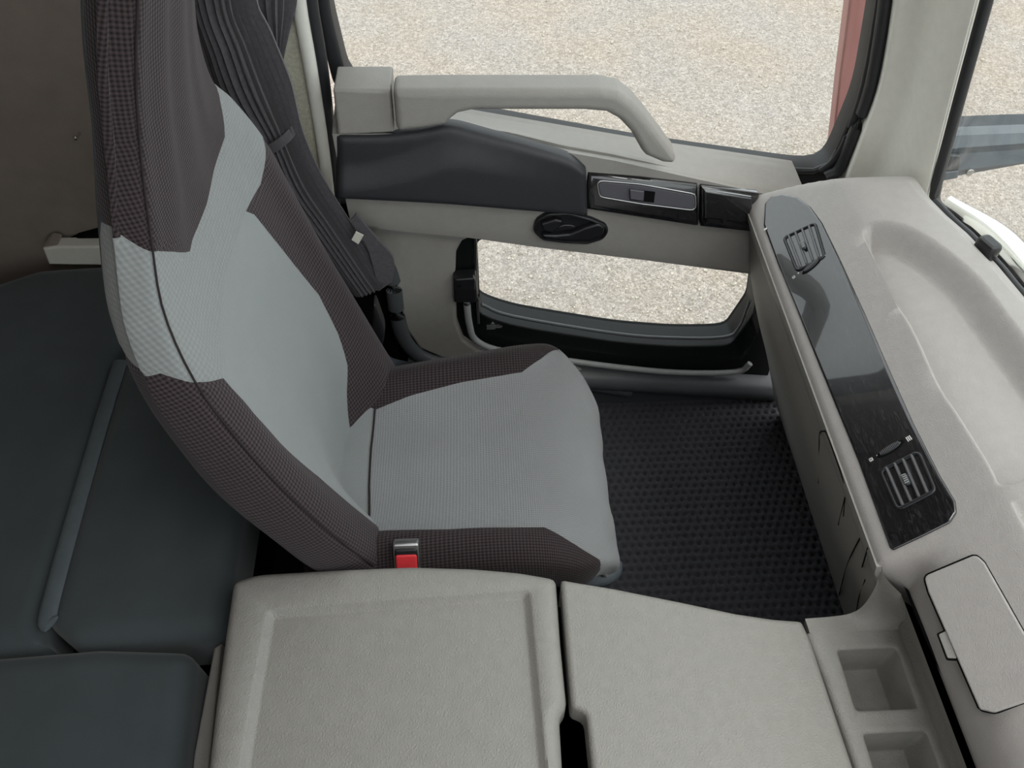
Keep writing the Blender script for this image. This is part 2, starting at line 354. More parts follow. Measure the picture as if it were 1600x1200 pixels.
def cyl(name, c, ax, r, h, mat, parent=None, seg=24, bevel=.001, up=(0, 0, 1), label=None):
    ax = np.asarray(ax, float); ax = ax/np.linalg.norm(ax); s = np.cross(ax, up) if abs(np.dot(ax, up)) < .95 else np.cross(ax, (1, 0, 0)); s = s/np.linalg.norm(s); w = np.cross(ax, s)
    R = [[np.asarray(c)+ax*z+(s*math.cos(2*math.pi*j/seg)+w*math.sin(2*math.pi*j/seg))*q for j in range(seg)] for z, q in ((-h/2, r-bevel), (-h/2+bevel, r), (h/2-bevel, r), (h/2, r-bevel))]
    return rings(name, R, mat, parent, label=label)
def sheet(name, rows, mat, parent=None, thick=None, sharp=50, label=None, back=None):
    """grid of points -> surface closed at the back: back = vector added to a second copy of the grid"""
    A = np.asarray(rows, float); nr, nc = A.shape[:2]; V = list(A.reshape(-1, 3)); F = grid_faces(nr, nc)
    b = np.asarray(back if back is not None else (0, 0, -.01), float); o = nr*nc; V += list(A.reshape(-1, 3)+b)
    F += [tuple(o+i for i in f[::-1]) for f in grid_faces(nr, nc)]
    per = [c for c in range(nc)]+[r*nc+nc-1 for r in range(1, nr)]+[(nr-1)*nc+c for c in range(nc-2, -1, -1)]+[r*nc for r in range(nr-2, 0, -1)]
    for i in range(len(per)): p, q = per[i], per[(i+1) % len(per)]; F.append((q, p, o+p, o+q))
    V, F = fixnorm(V, F); return mk(name, V, F, mat, parent, sharp, label=label)
def coons(bot, top, n, m, h=None, nrm=(0, -1, 0)):
    """rows between two polylines, pushed along nrm by h(u,v)"""
    B = resample_open(catmull(bot, 6), n); T = resample_open(catmull(top, 6), n); nrm = np.asarray(nrm, float)
    return [[B[i]*(1-v)+T[i]*v+(nrm*h(i/(n-1), v) if h else 0) for i in range(n)] for v in np.linspace(0, 1, m)]
def smooth01(x, a, b):
    t = min(max((x-a)/(b-a), 0), 1); return t*t*(3-2*t)
def inpoly(x, y, P):
    c = False; j = len(P)-1
    for i in range(len(P)):
        if (P[i][1] > y) != (P[j][1] > y) and x < (P[j][0]-P[i][0])*(y-P[i][1])/(P[j][1]-P[i][1])+P[i][0]: c = not c
        j = i
    return c
def segdist(x, y, L):
    d = 1e9
    for (ax, ay), (bx, by) in zip(L[:-1], L[1:]):
        ex, ey = bx-ax, by-ay; t = min(max(((x-ax)*ex+(y-ay)*ey)/(ex*ex+ey*ey+1e-12), 0), 1); d = min(d, math.hypot(x-ax-t*ex, y-ay-t*ey))
    return d
def quadloop(sides, n=26, passes=3):
    """closed loop from four polylines with the same number of points per side, corners softened"""
    P = np.concatenate([resample_open(s, n+1)[:-1] for s in sides])
    for _ in range(passes): P = (np.roll(P, 1, 0)+2*P+np.roll(P, -1, 0))/4
    return P
PI_N = np.array([-1, 0, 1])/math.sqrt(2)
PI = (np.array([.52, 0, .72]), PI_N)                  # the sloping face of the dashboard
E1, E2 = np.array([0, 1., 0]), np.array([1, 0, 1.])/math.sqrt(2)
def onpi(pts, off=0.): return np.array(ats(pts, pl=(PI[0]+PI_N*off, PI_N)))
def onY(pts, y): return np.array(ats(pts, Y=y))
def onZ(pts, z): return np.array(ats(pts, Z=z))
NY = (0, -1, 0)

# ================================================================== SETTING
gz = -1.2
o = mk('ground', [(-40, -15, gz), (60, -15, gz), (60, 90, gz), (-40, 90, gz)], [(0, 1, 2, 3)], M['ground'])
tag(o, 'pale gravel yard surface seen through the cab windows', 'ground', kind='structure')
rnd = random.Random(4)
ico = bmesh.new(); bmesh.ops.create_icosphere(ico, subdivisions=1, radius=1); iv = [tuple(v.co) for v in ico.verts]; iff = [[v.index for v in f.verts] for f in ico.faces]; ico.free()
rs = np.random.RandomState(4); NS = 18000; iva = np.array(iv); na = len(iva)
low_ = np.arange(NS) < 9500
px_ = np.where(low_, rs.uniform(-.6, 2.4, NS), rs.uniform(-2.0, 3.6, NS)); py_ = np.where(low_, rs.uniform(1.9, 4.2, NS), rs.uniform(4.0, 8.0, NS))
sz_ = np.minimum(.0032*np.exp(rs.normal(.3, .5, NS)), .017); an = rs.uniform(0, 6.28, NS)
q = iva[None]*sz_[:, None, None]*np.stack([np.ones(NS), rs.uniform(.6, .95, NS), rs.uniform(.5, .8, NS)], 1)[:, None]*rs.uniform(.82, 1.18, (NS, na, 3))
V = np.stack([px_[:, None]+q[..., 0]*np.cos(an)[:, None]-q[..., 1]*np.sin(an)[:, None], py_[:, None]+q[..., 0]*np.sin(an)[:, None]+q[..., 1]*np.cos(an)[:, None], gz+sz_[:, None]*.2+q[..., 2]], -1).reshape(-1, 3)
F = (np.array(iff)[None]+np.arange(NS)[:, None, None]*na).reshape(-1, 3)
o = mk('gravel_stones', V, F, M['stone'], sharp=180); tag(o, 'loose pebbles lying over the pale gravel yard', 'gravel', kind='stuff')
# cab shell
o = slab('floor', [(-1.25, -.9, 0), (.9, -.9, 0), (.9, 1.30, 0), (-1.25, 1.30, 0)], (0, 0, 1), .06, .005, M['black']); tag(o, 'black cab floor under the carpet mat', 'floor', kind='structure')
o = box('wall_left', (-1.24, .2, 1.0), (.06, 2.4, 2.2), M['felt'], None, .01); tag(o, 'beige felt rear wall of the sleeper cab', 'wall', kind='structure')
wall = thing('wall_back', 'beige felt side wall of the sleeper behind the seat', 'wall', (-.8, 1.38, 0), kind='structure')
box('felt_panel', (-.79, 1.40, 1.0), (.86, .06, 2.1), M['felt'], wall, .01)
P = fillet(onY([(62, 395), (58, 300), (80, 225), (112, 202), (240, 202), (240, 395)], 1.372), .03)
slab('moulded_recess', P, NY, .02, .008, M['felt'], wall, dish=.004)
c = at(122, 212, Y=1.36); tube('hook', [c+(0, .01, 0), c+(0, -.012, 0), c+(0, -.014, .008)], .003, M['chrome'], wall, seg=8)
wall = thing('wall_right', 'grey driver side cab wall with an open window', 'wall', (0, -.92, 0), kind='structure')
box('lower_panel', (-.2, -.92, .45), (2.1, .05, .9), M['trim'], wall, .01); box('rear_panel', (-.85, -.92, 1.45), (.8, .05, 1.3), M['felt'], wall, .01)
o = box('ceiling', (-.3, .2, 2.10), (1.9, 2.4, .05), M['felt'], None, .01); tag(o, 'pale felt cab roof lining', 'ceiling', kind='structure')
bm_ = thing('trim_1', 'grey-green felt trim of the door pillar beside the curtain', 'pillar', (-.38, 1.30, 0), kind='structure')
slab('felt_trim', fillet(onY([(392, -90), (462, -90), (466, 0), (484, 110), (503, 230), (514, 330), (470, 345), (400, 120)], 1.285), .004), NY, .04, .006, M['feltgrey'], bm_)
tube('edge_trim', onY([(462, -90), (467, 0), (486, 110), (505, 230), (518, 345)], 1.275), .009, M['pillar'], bm_, rb=.012)
tube('weatherstrip', onY([(481, -90), (485, 0), (500, 90), (513, 200), (523, 330)], 1.285), .012, M['rubber'], bm_, rb=.012)
box('lower_pillar', (-.42, 1.33, .33), (.38, .07, .66), M['gap'], bm_, .01)
pil = thing('trim_2', 'pale windscreen pillar between the door window and the windscreen', 'pillar', (.72, 1.18, .75), kind='structure')
ta = [(1400, -60), (1396, 0), (1374, 130), (1344, 215), (1316, 290), (1290, 380)]; tb = [(1425, -60), (1420, 0), (1393, 130), (1362, 215), (1334, 292), (1308, 380)]
tm = [(1450, -60), (1446, 0), (1420, 130), (1392, 215), (1362, 298), (1335, 385)]; td = [(1538, -60), (1524, 0), (1490, 130), (1468, 215), (1446, 305), (1424, 395)]
A = resample_open(catmull(onY(ta, 1.27), 6), 24); B = resample_open(catmull(onY(tb, 1.235), 6), 24); Cc = resample_open(catmull(onY(tm, 1.215), 6), 24); D = resample_open(catmull(onY(td, 1.10), 6), 24)
rows = []
for i in range(24):
    mid = Cc[i]*.5+D[i]*.5+np.array([-.006, -.01, 0]); back = D[i]+np.array([.02, .03, 0]); ap = A[i]+np.array([.01, .05, 0])
    rows.append(list(catmull([ap, A[i], B[i]*.6+A[i]*.4+np.array([-.008, 0, 0]), B[i]+np.array([.004, .004, 0]), Cc[i], mid, D[i], back], 4)))
rows = np.array(rows)
sheet('pillar_cover', rows, M['pillar'], pil, back=(.03, .03, 0), sharp=60)
tube('weatherstrip', onY([(1388, -60), (1384, 0), (1362, 130), (1333, 215), (1312, 262), (1290, 276)], 1.29), .014, M['rubber'], pil, rb=.012)
tube('seal_lip', onY([(1380, -60), (1375, 0), (1352, 130), (1324, 215), (1304, 250), (1282, 268)], 1.30), .006, M['rubber'], pil, rb=.008)
tube('windscreen_seal', [p+np.array([.012, 0, 0]) for p in onY([(1543, -60), (1529, 0), (1494, 130), (1472, 215), (1450, 305), (1462, 330)], 1.10)], .009, M['rubber'], pil, rb=.009)
# windscreen
wr_ = onZ([(1452, 306), (1479, 334), (1512, 363), (1560, 414), (1600, 462)], .835)
rimpts = [tuple(p[:2]) for p in wr_]+[(.835, .62), (.86, .40), (.875, .15), (.88, -.1), (.88, -.4), (.875, -.7)]
ws = thing('window_2', 'large curved windscreen above the dashboard', 'window', (.85, .4, .8), kind='structure')
wp = resample_open(catmull([(x, y, 0) for x, y in rimpts], 6), 60)
wp2 = np.vstack([[(.768, 1.12, 0)], wp[2:]])
sheet('pane', [[(p[0]+.016-.18*k*.2, p[1], .80+k*.2) for p in wp2] for k in range(7)], M['glass'], ws, back=(.005, 0, 0), sharp=40)
tube('lower_seal', [(p[0]+.014, p[1], .822) for p in wp], .007, M['rubber'], ws, smooth=1)

# ================================================================== PASSENGER DOOR
door = thing('door_1', 'grey trimmed passenger door with two windows', 'door', (.2, 1.28, 0), kind='structure')
hole_up = quadloop([onY([(503, -260), (508, -60), (516, 20), (545, 137)], 1.31), onY([(545, 137), (700, 178), (1000, 232), (1292, 272)], 1.31), onY([(1292, 272), (1345, 150), (1372, 0), (1390, -260)], 1.31), onY([(1390, -260), (1000, -260), (503, -260)], 1.31)], 30, 4)
out_up = quadloop([onY([(478, -300), (483, -60), (492, 20), (524, 150)], 1.31), onY([(524, 150), (700, 215), (1000, 262), (1310, 300)], 1.31), onY([(1310, 300), (1372, 150), (1400, 0), (1420, -300)], 1.31), onY([(1420, -300), (1000, -300), (478, -300)], 1.31)], 30, 3)
wf = frame('window_frame', out_up, hole_up, NY, .05, .007, M['rubber'], door)
slab('window_pane', inset(hole_up, NY, -.008)+np.array([0, .025, 0]), NY, .005, .001, M['glass'], door)
tube('window_seal', list(resample_open(hole_up[28:64], 30)+np.array([0, -.004, 0])), .006, M['rubber'], door, up=(0, 1, 0), smooth=1)
box('leak_blocker', (-.17, 1.345, .30), (.30, .03, .74), M['gap'], door, .005)  # black plate added behind the lower trim to block a bright leak
# upper trim: one moulded body swept along the door
def line_of(px, y): a = onY(px, y); return a[:, 0], a[:, 2]
bx_, bz_ = line_of([(520, 350), (560, 357), (640, 365), (735, 374), (850, 390), (1000, 408), (1175, 431), (1200, 434)], 1.225)
tx_, tz_ = line_of([(520, 207), (620, 207), (700, 201), (800, 217), (880, 236), (960, 250), (1060, 272), (1200, 302)], 1.222)
sx_, sz_ = line_of([(520, 165), (640, 170), (710, 183), (1000, 232), (1290, 274)], 1.285)
rows = []
for x in np.linspace(-.262, .615, 64):
    zb, zt, zs = np.interp(x, bx_, bz_), np.interp(x, tx_, tz_), np.interp(x, sx_, sz_)
    rows.append(list(catmull([(x, 1.29, zb+.004), (x, 1.25, zb), (x, 1.232, zb+.002), (x, 1.224, zb+.012), (x, 1.219, zb*.6+zt*.4), (x, 1.217, zt-.012), (x, 1.222, zt), (x, 1.240, zt+(zs-zt)*.45), (x, 1.285, zs), (x, 1.30, zs)], 3)))
sheet('upper_trim', rows, M['trim'], door, back=(0, .02, 0), sharp=50)
slab('trim_block', fillet(onY([(520, 141), (610, 141), (616, 208), (527, 213)], 1.205), .004), NY, .075, .007, M['trim'], door)
hp = [(613, 143), (700, 142), (940, 142), (968, 147), (990, 163), (1010, 186), (1058, 250), (1053, 258), (1036, 257), (1010, 246), (1003, 238), (986, 208), (968, 189), (948, 178), (910, 175), (740, 175), (716, 180), (703, 190), (697, 198), (660, 204), (619, 209)]
slab('grab_handle', fillet(onY(hp, 1.185), .012), NY, .05, .013, M['trim'], door, k=5)
def padh(u, v):
    e = min(u*.42, (1-u)*.42, v*.12, (1-v)*.12); b = -.010+.010*math.sqrt(max(0, 1-(1-min(e/.014, 1))**2))
    ridge = .18+.9*smooth01(u, .0, .55)*.45; s = smooth01(v, ridge-.05, ridge+.40)
    return b+.018*(1-s*(1-smooth01(u, .40, .95)))+.003
pad = coons(onY([(526, 303), (620, 308), (700, 313), (800, 321), (917, 330)], 1.212), onY([(524, 213), (600, 212), (660, 205), (703, 199), (770, 213), (840, 228), (890, 242), (915, 262)], 1.212), 60, 30, padh)
sheet('leatherette_pad', pad, M['leatherette'], door, back=(0, .02, 0), sharp=60)
# switch plate, leaning back a little
TN = np.array([0, -.97, .22]); TN /= np.linalg.norm(TN); TP = at(1000, 312, Y=1.201)
def onT(pts, off=0.): return np.array(ats(pts, pl=(TP+TN*off, TN)))
sp = slab('switch_panel', fillet(onT([(917, 268), (1000, 277), (1092, 290), (1093, 357), (1000, 343), (917, 330)], 0.0020), .004), TN, .045, .014, M['gloss'], door, k=7)
bz = fillet(onT([(931, 281), (1000, 287), (1088, 303), (1089, 331), (1000, 320), (936, 309)], 0.0050), .010)
rr = resample(bz, 60); frame('switch_bezel', rr, inset(rr, TN, .003), TN, .006, .001, M['steel'], sp, k=2)
sb = fillet(onT([(931, 281), (1000, 287), (1088, 303), (1089, 331), (1000, 320), (936, 309)], 0.0045), .010)
slab('switch_plate', inset(resample(sb, 60), TN, .0035), TN, .006, .001, M['switchgrey'], sp)
slab('switch_slot', fillet(onT([(983, 295), (1024, 300), (1022, 317), (984, 313)], 0.0055), .002), TN, .003, .0008, M['gap'], sp)
slab('window_switch', fillet(onT([(984, 296), (1007, 299), (1006, 315), (985, 312)], 0.0110), .002), TN, .007, .002, M['switchgrey'], sp)
ap_ = slab('ashtray_cover', fillet(onT([(1095, 291), (1189, 305), (1187, 367), (1095, 357)], 0.0020), .004), TN, .045, .014, M['gloss'], door, k=7)
slab('lid', fillet(onT([(1100, 297), (1176, 309), (1175, 356), (1168, 355), (1167, 350), (1134, 346), (1133, 351), (1128, 350), (1126, 345), (1101, 342)], 0.0100), .003), TN, .008, .004, M['gloss'], ap_)
# inner door handle
hb = fillet(onY([(832, 362), (838, 345), (856, 334), (890, 333), (925, 343), (947, 353), (952, 362), (944, 375), (918, 383), (880, 381), (848, 377)], 1.209), .02)
ih = slab('door_handle', resample(hb, 60), NY, .02, .004, M['black'], door, dish=.009)
lv = fillet(onY([(845, 350), (868, 343), (880, 346), (874, 358), (862, 365), (848, 362)], 1.206), .004); slab('lever_tongue', lv, NY, .012, .005, M['black'], ih)
lv = fillet(onY([(845, 368), (870, 368), (890, 366), (915, 356), (935, 350), (946, 356), (943, 368), (922, 377), (885, 377), (855, 374)], 1.205), .012); slab('lever', lv, NY, .012, .005, M['black'], ih)
c = at(885, 356, Y=1.212); slab('finger_cup', [c+np.array([math.cos(t)*.018, 0, math.sin(t)*.007]) for t in np.linspace(0, 6.2832, 24, endpoint=False)], NY, .006, .003, M['black'], ih)
# lower trim and the small safety window
lt = fillet(onY([(540, 345), (640, 360), (748, 366), (722, 378), (713, 395), (711, 440), (714, 505), (724, 532), (750, 550), (800, 562), (980, 590), (980, 600), (760, 570), (690, 560), (655, 545), (634, 515), (623, 470), (615, 425), (590, 395), (555, 372)], 1.268), .012)
slab('lower_trim', lt, NY, .04, .008, M['trim'], door)
tube('weatherstrip', onY([(572, 378), (598, 405), (613, 440), (621, 495), (632, 530), (655, 555), (700, 570), (780, 580), (900, 598), (985, 612)], 1.262), .014, M['darkgrey'], door, rb=.018)
lowO = quadloop([onY([(744, 360), (720, 372), (713, 395), (711, 440), (714, 505), (726, 534), (750, 552)], 1.285), onY([(750, 552), (850, 570), (960, 590), (1080, 602), (1195, 606)], 1.285), onY([(1195, 606), (1215, 540), (1205, 400)], 1.285), onY([(1205, 400), (1000, 380), (744, 360)], 1.285)], 30, 2)
lowI = quadloop([onY([(746, 350), (744, 375), (745, 420), (747, 470)], 1.33), onY([(747, 470), (800, 488), (960, 514), (1050, 521), (1135, 520)], 1.33), onY([(1135, 520), (1170, 470), (1180, 400)], 1.33), onY([(1180, 400), (1000, 370), (746, 350)], 1.33)], 30, 4)
lf = frame('lower_window_frame', lowO, lowI+np.array([0, -.045, 0]), NY, .075, .004, M['sealblack'], door)
ow = frame('outer_skin', inset(lowO, NY, -.05)+np.array([0, .07, 0]), lowI+np.array([0, .02, 0]), NY, .012, .003, M['sealblack'], door)
slab('lower_window_pane', onY([(738, 350), (738, 480), (748, 515), (790, 530), (960, 556), (1160, 562), (1185, 520), (1190, 400)], 1.280), NY, .004, .001, M['glass'], door)
tube('glass_edge', onY([(743, 365), (744, 420), (746, 470), (748, 505)], 1.277), .003, M['steel'], door, seg=8)
tube('grey_seal', onY([(729, 462), (730, 480), (733, 505), (742, 530), (775, 546), (850, 558), (960, 573), (1060, 582), (1150, 581), (1172, 568)], 1.266), .007, M['greyrubber'], door, rb=.008)
tube('inner_seal', onY([(752, 476), (800, 494), (960, 521), (1050, 528), (1130, 527), (1155, 512), (1172, 470)], 1.275), .004, M['darkgrey'], door, seg=8)
lt_ = slab('window_latch', fillet(onY([(708, 437), (744, 435), (746, 468), (742, 474), (709, 474)], 1.245), .004), NY, .03, .006, M['black'], door)
slab('latch_cap', fillet(onY([(711, 437), (740, 435), (743, 440), (742, 455), (711, 455)], 1.237), .003), NY, .012, .004, M['black'], lt_)
c = at(718, 447, Y=1.236); cyl('screw_hole', c, NY, .003, .003, M['gap'], lt_, 12, .0005)
# makers' stamp etched in the small pane
st = []
def quad(a, b, c_, d): st.append((a, b, c_, d))
c = at(770, 505, Y=1.2755); s_ = .0028
def rhomb(cx, cz, ang):
    p = [(0, 0), (s_*.9, .55*s_), (0, 2.0*s_), (-s_*.9, .55*s_)]; ca, sa = math.cos(ang), math.sin(ang)
    quad(*[(cx+x*ca-z*sa, 1.2755, cz+x*sa+z*ca) for x, z in p])
for a in (0, 2.094, -2.094): rhomb(c[0], c[2], a)
r2 = random.Random(2)
for row, w0 in enumerate((.030, .034, .034, .018)):
    x = c[0]-.014; z = c[2]-.008-row*.0042
    while x < c[0]-.014+w0:
        q = r2.uniform(.0012, .0024); h = .0026
        quad((x, 1.2755, z), (x+q, 1.2755, z), (x+q, 1.2755, z+h), (x, 1.2755, z+h)); x += q+r2.uniform(.0006, .0012)
V = [p for q in st for p in q]; mk('glass_stamp', V, [tuple(range(4*i, 4*i+4)) for i in range(len(st))], M['greyrubber'], door)
# foot of the door
rows = []
for x, zt in zip(np.linspace(-.2, .75, 30), np.linspace(.205, .075, 30)):
    rows.append(list(catmull([(x, 1.30, zt+.01), (x, 1.268, zt), (x, 1.25, zt-.012), (x, 1.243, zt-.035), (x, 1.262, zt-.075), (x, 1.268, -.02)], 5)))
sheet('kick_panel', rows, M['darkgrey'], door, back=(0, .03, 0), sharp=60)

# ================================================================== SEAT
seat = thing('passenger_seat', 'two-tone grey and brown cloth passenger seat with integral headrest', 'seat', (-.05, .80, 0))
def cloth(S, parent, regions, rest, grooves, nu=110, nv=100, sx=1.2, sy=1.15, su=0.0, depth=.0025):
    bm = bmesh.new(); vs = [[bm.verts.new((i/nu, j/nv, 0)) for i in range(nu+1)] for j in range(nv+1)]
    for j in range(nv):
        for i in range(nu): bm.faces.new((vs[j][i], vs[j][i+1], vs[j+1][i+1], vs[j+1][i]))
    for _, P, _, _ in regions:
        for k in range(len(P)):
            a, b = P[k], P[(k+1) % len(P)]
            if max(abs(a[0]-.5), abs(b[0]-.5)) > .499 or abs(a[1]-.5) >= .5 or abs(b[1]-.5) >= .5: pass
            x0, x1 = sorted((a[0], b[0])); y0, y1 = sorted((a[1], b[1])); e = .004
            fs = [f for f in bm.faces if min(v.co.x for v in f.verts) <= x1+e and max(v.co.x for v in f.verts) >= x0-e and min(v.co.y for v in f.verts) <= y1+e and max(v.co.y for v in f.verts) >= y0-e]
            if not fs: continue
            es = list({e_ for f in fs for e_ in f.edges}); vv = list({v for f in fs for v in f.verts})
            bmesh.ops.bisect_plane(bm, geom=vv+es+fs, dist=1e-6, plane_co=(a[0], a[1], 0), plane_no=(b[1]-a[1], a[0]-b[0], 0))
    bm.verts.index_update(); U = np.array([(v.co.x, v.co.y) for v in bm.verts]); faces = [[v.index for v in f.verts] for f in bm.faces]; bm.free()
    pos = np.array([S(u % 1.0 if u < 1 else 0.0, v) for u, v in U]); nrm = np.zeros_like(pos); du, dv = 1.2/S.nu, 1.0/(S.nv-1)
    for i, (u, v) in enumerate(U):
        a = S(u+du, v)-S(u-du, v); b = S(u, v+dv)-S(u, v-dv); n = np.cross(a, b); L = np.linalg.norm(n)
        nrm[i] = n/L if L > 1e-9 else (0, 0, 1)
    if sum(np.dot(nrm[i], pos[i]-S.G[S.nv//2].mean(0)) for i in range(len(U)) if .35 < U[i][0] < .65) < 0: nrm = -nrm
    for i, (u, v) in enumerate(U):
        d = min(segdist(u*sx, v*sy, [(a*sx, b*sy) for a, b in g]) for g in grooves)
        if d < .012: pos[i] -= nrm[i]*depth*math.exp(-(d/.004)**2)
    seg = np.linalg.norm(np.diff(np.concatenate([S.G, S.G[:, :1]], 1), axis=1), axis=2); arc = np.concatenate([np.zeros((S.nv, 1)), np.cumsum(seg, 1)], 1); arc -= arc[:, [S.nu//2]]
    UV = np.array([[np.interp(u*S.nu, range(S.nu+1), arc[int(round(min(max(v, 0), 1)*(S.nv-1)))]), v*sy] for u, v in U])
    groups = {}
    for f in faces:
        cx, cy = U[f].mean(0); key = next((k for k, r in enumerate(regions) if inpoly(cx, cy, r[1])), -1); groups.setdefault(key, []).append(f)
    out = {}
    for key, fs in groups.items():
        name, mat, label = rest if key < 0 else (regions[key][0], regions[key][2], regions[key][3])
        ids = sorted({i for f in fs for i in f}); mp = {q: k for k, q in enumerate(ids)}; ids = np.array(ids)
        fl = []
        for f in fs:
            n = sum(np.cross(pos[f[q]], pos[f[(q+1) % len(f)]]) for q in range(len(f))); g = [mp[i] for i in f]; fl.append(g if np.dot(n, nrm[f].mean(0)) >= 0 else g[::-1])
        out[key] = mk(name, pos[ids], fl, mat, parent, 180, uv=UV[ids], normals=nrm[ids], label=label)
    return out
hb_ = [(.108, .542), (.13, .5475), (.237, .549), (.259, .541), (.278, .5332), (.321, .5171), (.3482, .5022), (.3764, .4855), (.4063, .4661), (.4290, .4486), (.4420, .4500), (.4617, .4475), (.4964, .447), (.5982, .4576), (.628, .4768), (.72, .533), (.763, .549), (.87, .5475), (.892, .542)]
lowl = [(.108, .420), (.133, .4145), (.2395, .411), (.3114, .3814), (.3346, .3679), (.361, .3538)]
nin = [(.361, .3538), (.374, .295), (.3849, .2196), (.3945, .1714), (.396, .15), (.40, .06), (.40, -.01)]
crs = [(.361, .3538), (.394, .3557), (.4271, .3655), (.4745, .3767), (.5589, .3714)]
fin = [(.5589, .3714), (.5677, .356), (.5785, .2985), (.593, .2133), (.5867, .163), (.5776, .124), (.565, .10), (.55, .06), (.53, -.01)]
fup = [(.5589, .3714), (.60, .364), (.64, .375), (.75, .395), (.892, .420)]
sh = .108
RB = [('back_shell', [(-.01, -.01), (sh, -.01), (sh, .420), (sh, .542), (sh, 1.01), (-.01, 1.01)], M['bunkpipe'], 'grey-green cloth back of the seat'),
      ('back_shell', [(1.01, -.01), (1-sh, -.01), (1-sh, .420), (1-sh, .542), (1-sh, 1.01), (1.01, 1.01)], M['bunkpipe'], None),
      ('headrest_cover', hb_+[(1-sh, 1.01), (sh, 1.01)], M['fabric_dark'], 'dark brown woven headrest cover'),
      ('side_bolster', [(sh, -.01)]+lowl+nin[1:], M['fabric_dark_fine'], 'dark brown woven side bolster'),
      ('side_bolster', fin[::-1]+fup[1:]+[(1-sh, -.01)], M['fabric_dark_fine'], 'dark brown woven side bolster'),
      ('centre_panel', nin[::-1]+crs[1:]+fin[1:], M['fabric_light'], 'smooth pale grey centre panel')]
seam_n = [(.300, v) for v in np.linspace(0, .86, 20)]; seam_f = [(.700, v) for v in np.linspace(0, .86, 20)]
cloth(back_S, seat, RB, ('shoulder_panel', M['fabric_quilt'], 'pale grey quilted shoulder panel'), [hb_, lowl, nin, crs, fin, fup, seam_n, seam_f])
fb = [(.72, -.01), (.63, .03), (.612, .077), (.603, .115), (.590, .1362)]; fb2 = [(.590, .1362), (.6026, .1967), (.6101, .2766), (.6108, .3866), (.6411, .4425), (.70, .52)]
nb = [(.3816, .1464), (.371, .26), (.3817, .4124), (.3473, .5068), (.3052, .5982), (.27, .62)]
rl = [(.590, .1362), (.5286, .1325), (.4642, .1351), (.3816, .1464)]
lip = [(.27, .62), (.3185, .6086+.02), (.35, .70), (.3734, .7439), (.45, .78), (.55, .78), (.63, .74), (.70, .60), (.70, .52)]
RC = [('rear_roll', rl+[(.37, .08), (.36, -.01), (.63, -.01)]+fb[1:-1], M['fabric_light'], 'pale grey roll at the back of the cushion'),
      ('cushion_bolster', [(.15, -.01), (.36, -.01), (.37, .08)]+nb+[(.15, .62)], M['fabric_dark'], 'dark brown woven cushion bolster'),
      ('cushion_bolster', fb[:1]+fb[1:]+fb2[1:]+[(.85, .52), (.85, -.01)], M['fabric_dark'], 'dark brown woven cushion bolster'),
      ('cushion_top', rl[::-1]+fb2[1:]+lip[::-1][1:]+nb[::-1][1:], M['fabric_seat'], 'mid grey twill cushion top')]
cloth(cush_S, seat, RC, ('cushion_underside', M['fabric_seat'], None), [rl, nb, fb, fb2, lip], 110, 80, 1.2, .85)
# stitched piping on the near edge of the backrest
tube('piping', [back_S(.300, v) for v in np.linspace(.06, .86, 40)],   .0012, M['thread'], seat, seg=8, smooth=1)
tube('roll_seam', [cush_S(u, v)+np.array([0, 0, .0006]) for u, v in resample_open([(a, b, 0) for a, b in rl], 24)[:, :2]], .0018, M['thread'], seat, seg=8, smooth=1)
box('pedestal', (-.06, .80, .19), (.40, .36, .38), M['black'], seat, .02)
box('cushion_pan', (-.045, .80, .385), (.42, .40, .05), M['darkgrey'], seat, .015)
c = at(636, 867, Y=.594); ax = (np.array([1, 0, 0.]), np.array([0, .55, .835]), np.array([0, -.835, .55]))
bkl = box('buckle', c, (.042, .05, .02), M['steel'], seat, .003, ax, label='metal-rimmed seat belt buckle')
box('buckle_body', c+ax[2]*.004-ax[1]*.006, (.036, .046, .018), M['black'], bkl, .003, ax)
box('release_button', c+ax[2]*.011-ax[1]*.007, (.034, .030, .008), M['red'], bkl, .003, ax, label='red release button')
box('buckle_stalk', c+np.array([0, .012, -.075]), (.03, .012, .12), M['black'], bkl, .003)
P = catmull(onY([(584, 478), (594, 500), (600, 520), (598, 540), (586, 545), (580, 520)], 1.06), 4, True)
slab('recliner_cover', P, NY, .03, .006, M['black'], seat)
rows = coons(onZ([(578, 578), (600, 575), (640, 572), (660, 571)], .47), onZ([(585, 556), (600, 548), (615, 560), (660, 569)], .49), 16, 6)
sheet('hinge_cover', rows, M['staygrey'], seat, back=(0, .01, -.02))
c = at(579, 572, Z=.49); cyl('hinge_bolt', c, NY, .006, .02, M['chrome'], seat, 12)
tube('lower_cushion_edge', onZ([(880, 905), (930, 900), (952, 893), (955, 880)], .40), .02, M['staygrey'], seat)
# ================================================================== DASHBOARD
dash = thing('dashboard', 'long grey dashboard with a glossy black vent strip', 'dashboard', (.62, .60, 0))
WX = sorted([(p[1], p[0]) for p in rimpts]); wy_, wx_ = [p[0] for p in WX], [p[1] for p in WX]
far_ = onZ([(1330, 285), (1400, 297), (1440, 308)], .835)
wy_ = wy_+[1.13, 1.25]; wx_ = wx_+[wx_[-1]-.004, wx_[-1]-.02]
YEND = 1.212
def rimX(y): return float(np.interp(y, wy_, wx_))
tl = [tuple(p[:2]) for p in onZ([(1352, 326), (1371, 364), (1392, 412), (1436, 483), (1479, 570), (1512, 624), (1560, 705), (1578, 742)], .85)]
tf = [tuple(p[:2]) for p in onZ([(1352, 326), (1382, 329), (1425, 347), (1479, 385), (1533, 434), (1571, 483), (1600, 521)], .85)]
tf = list(map(tuple, catmull([(*p, 0) for p in tf], 5)[:, :2])); tl = list(map(tuple, catmull([(*p, 0) for p in tl], 5)[:, :2]))
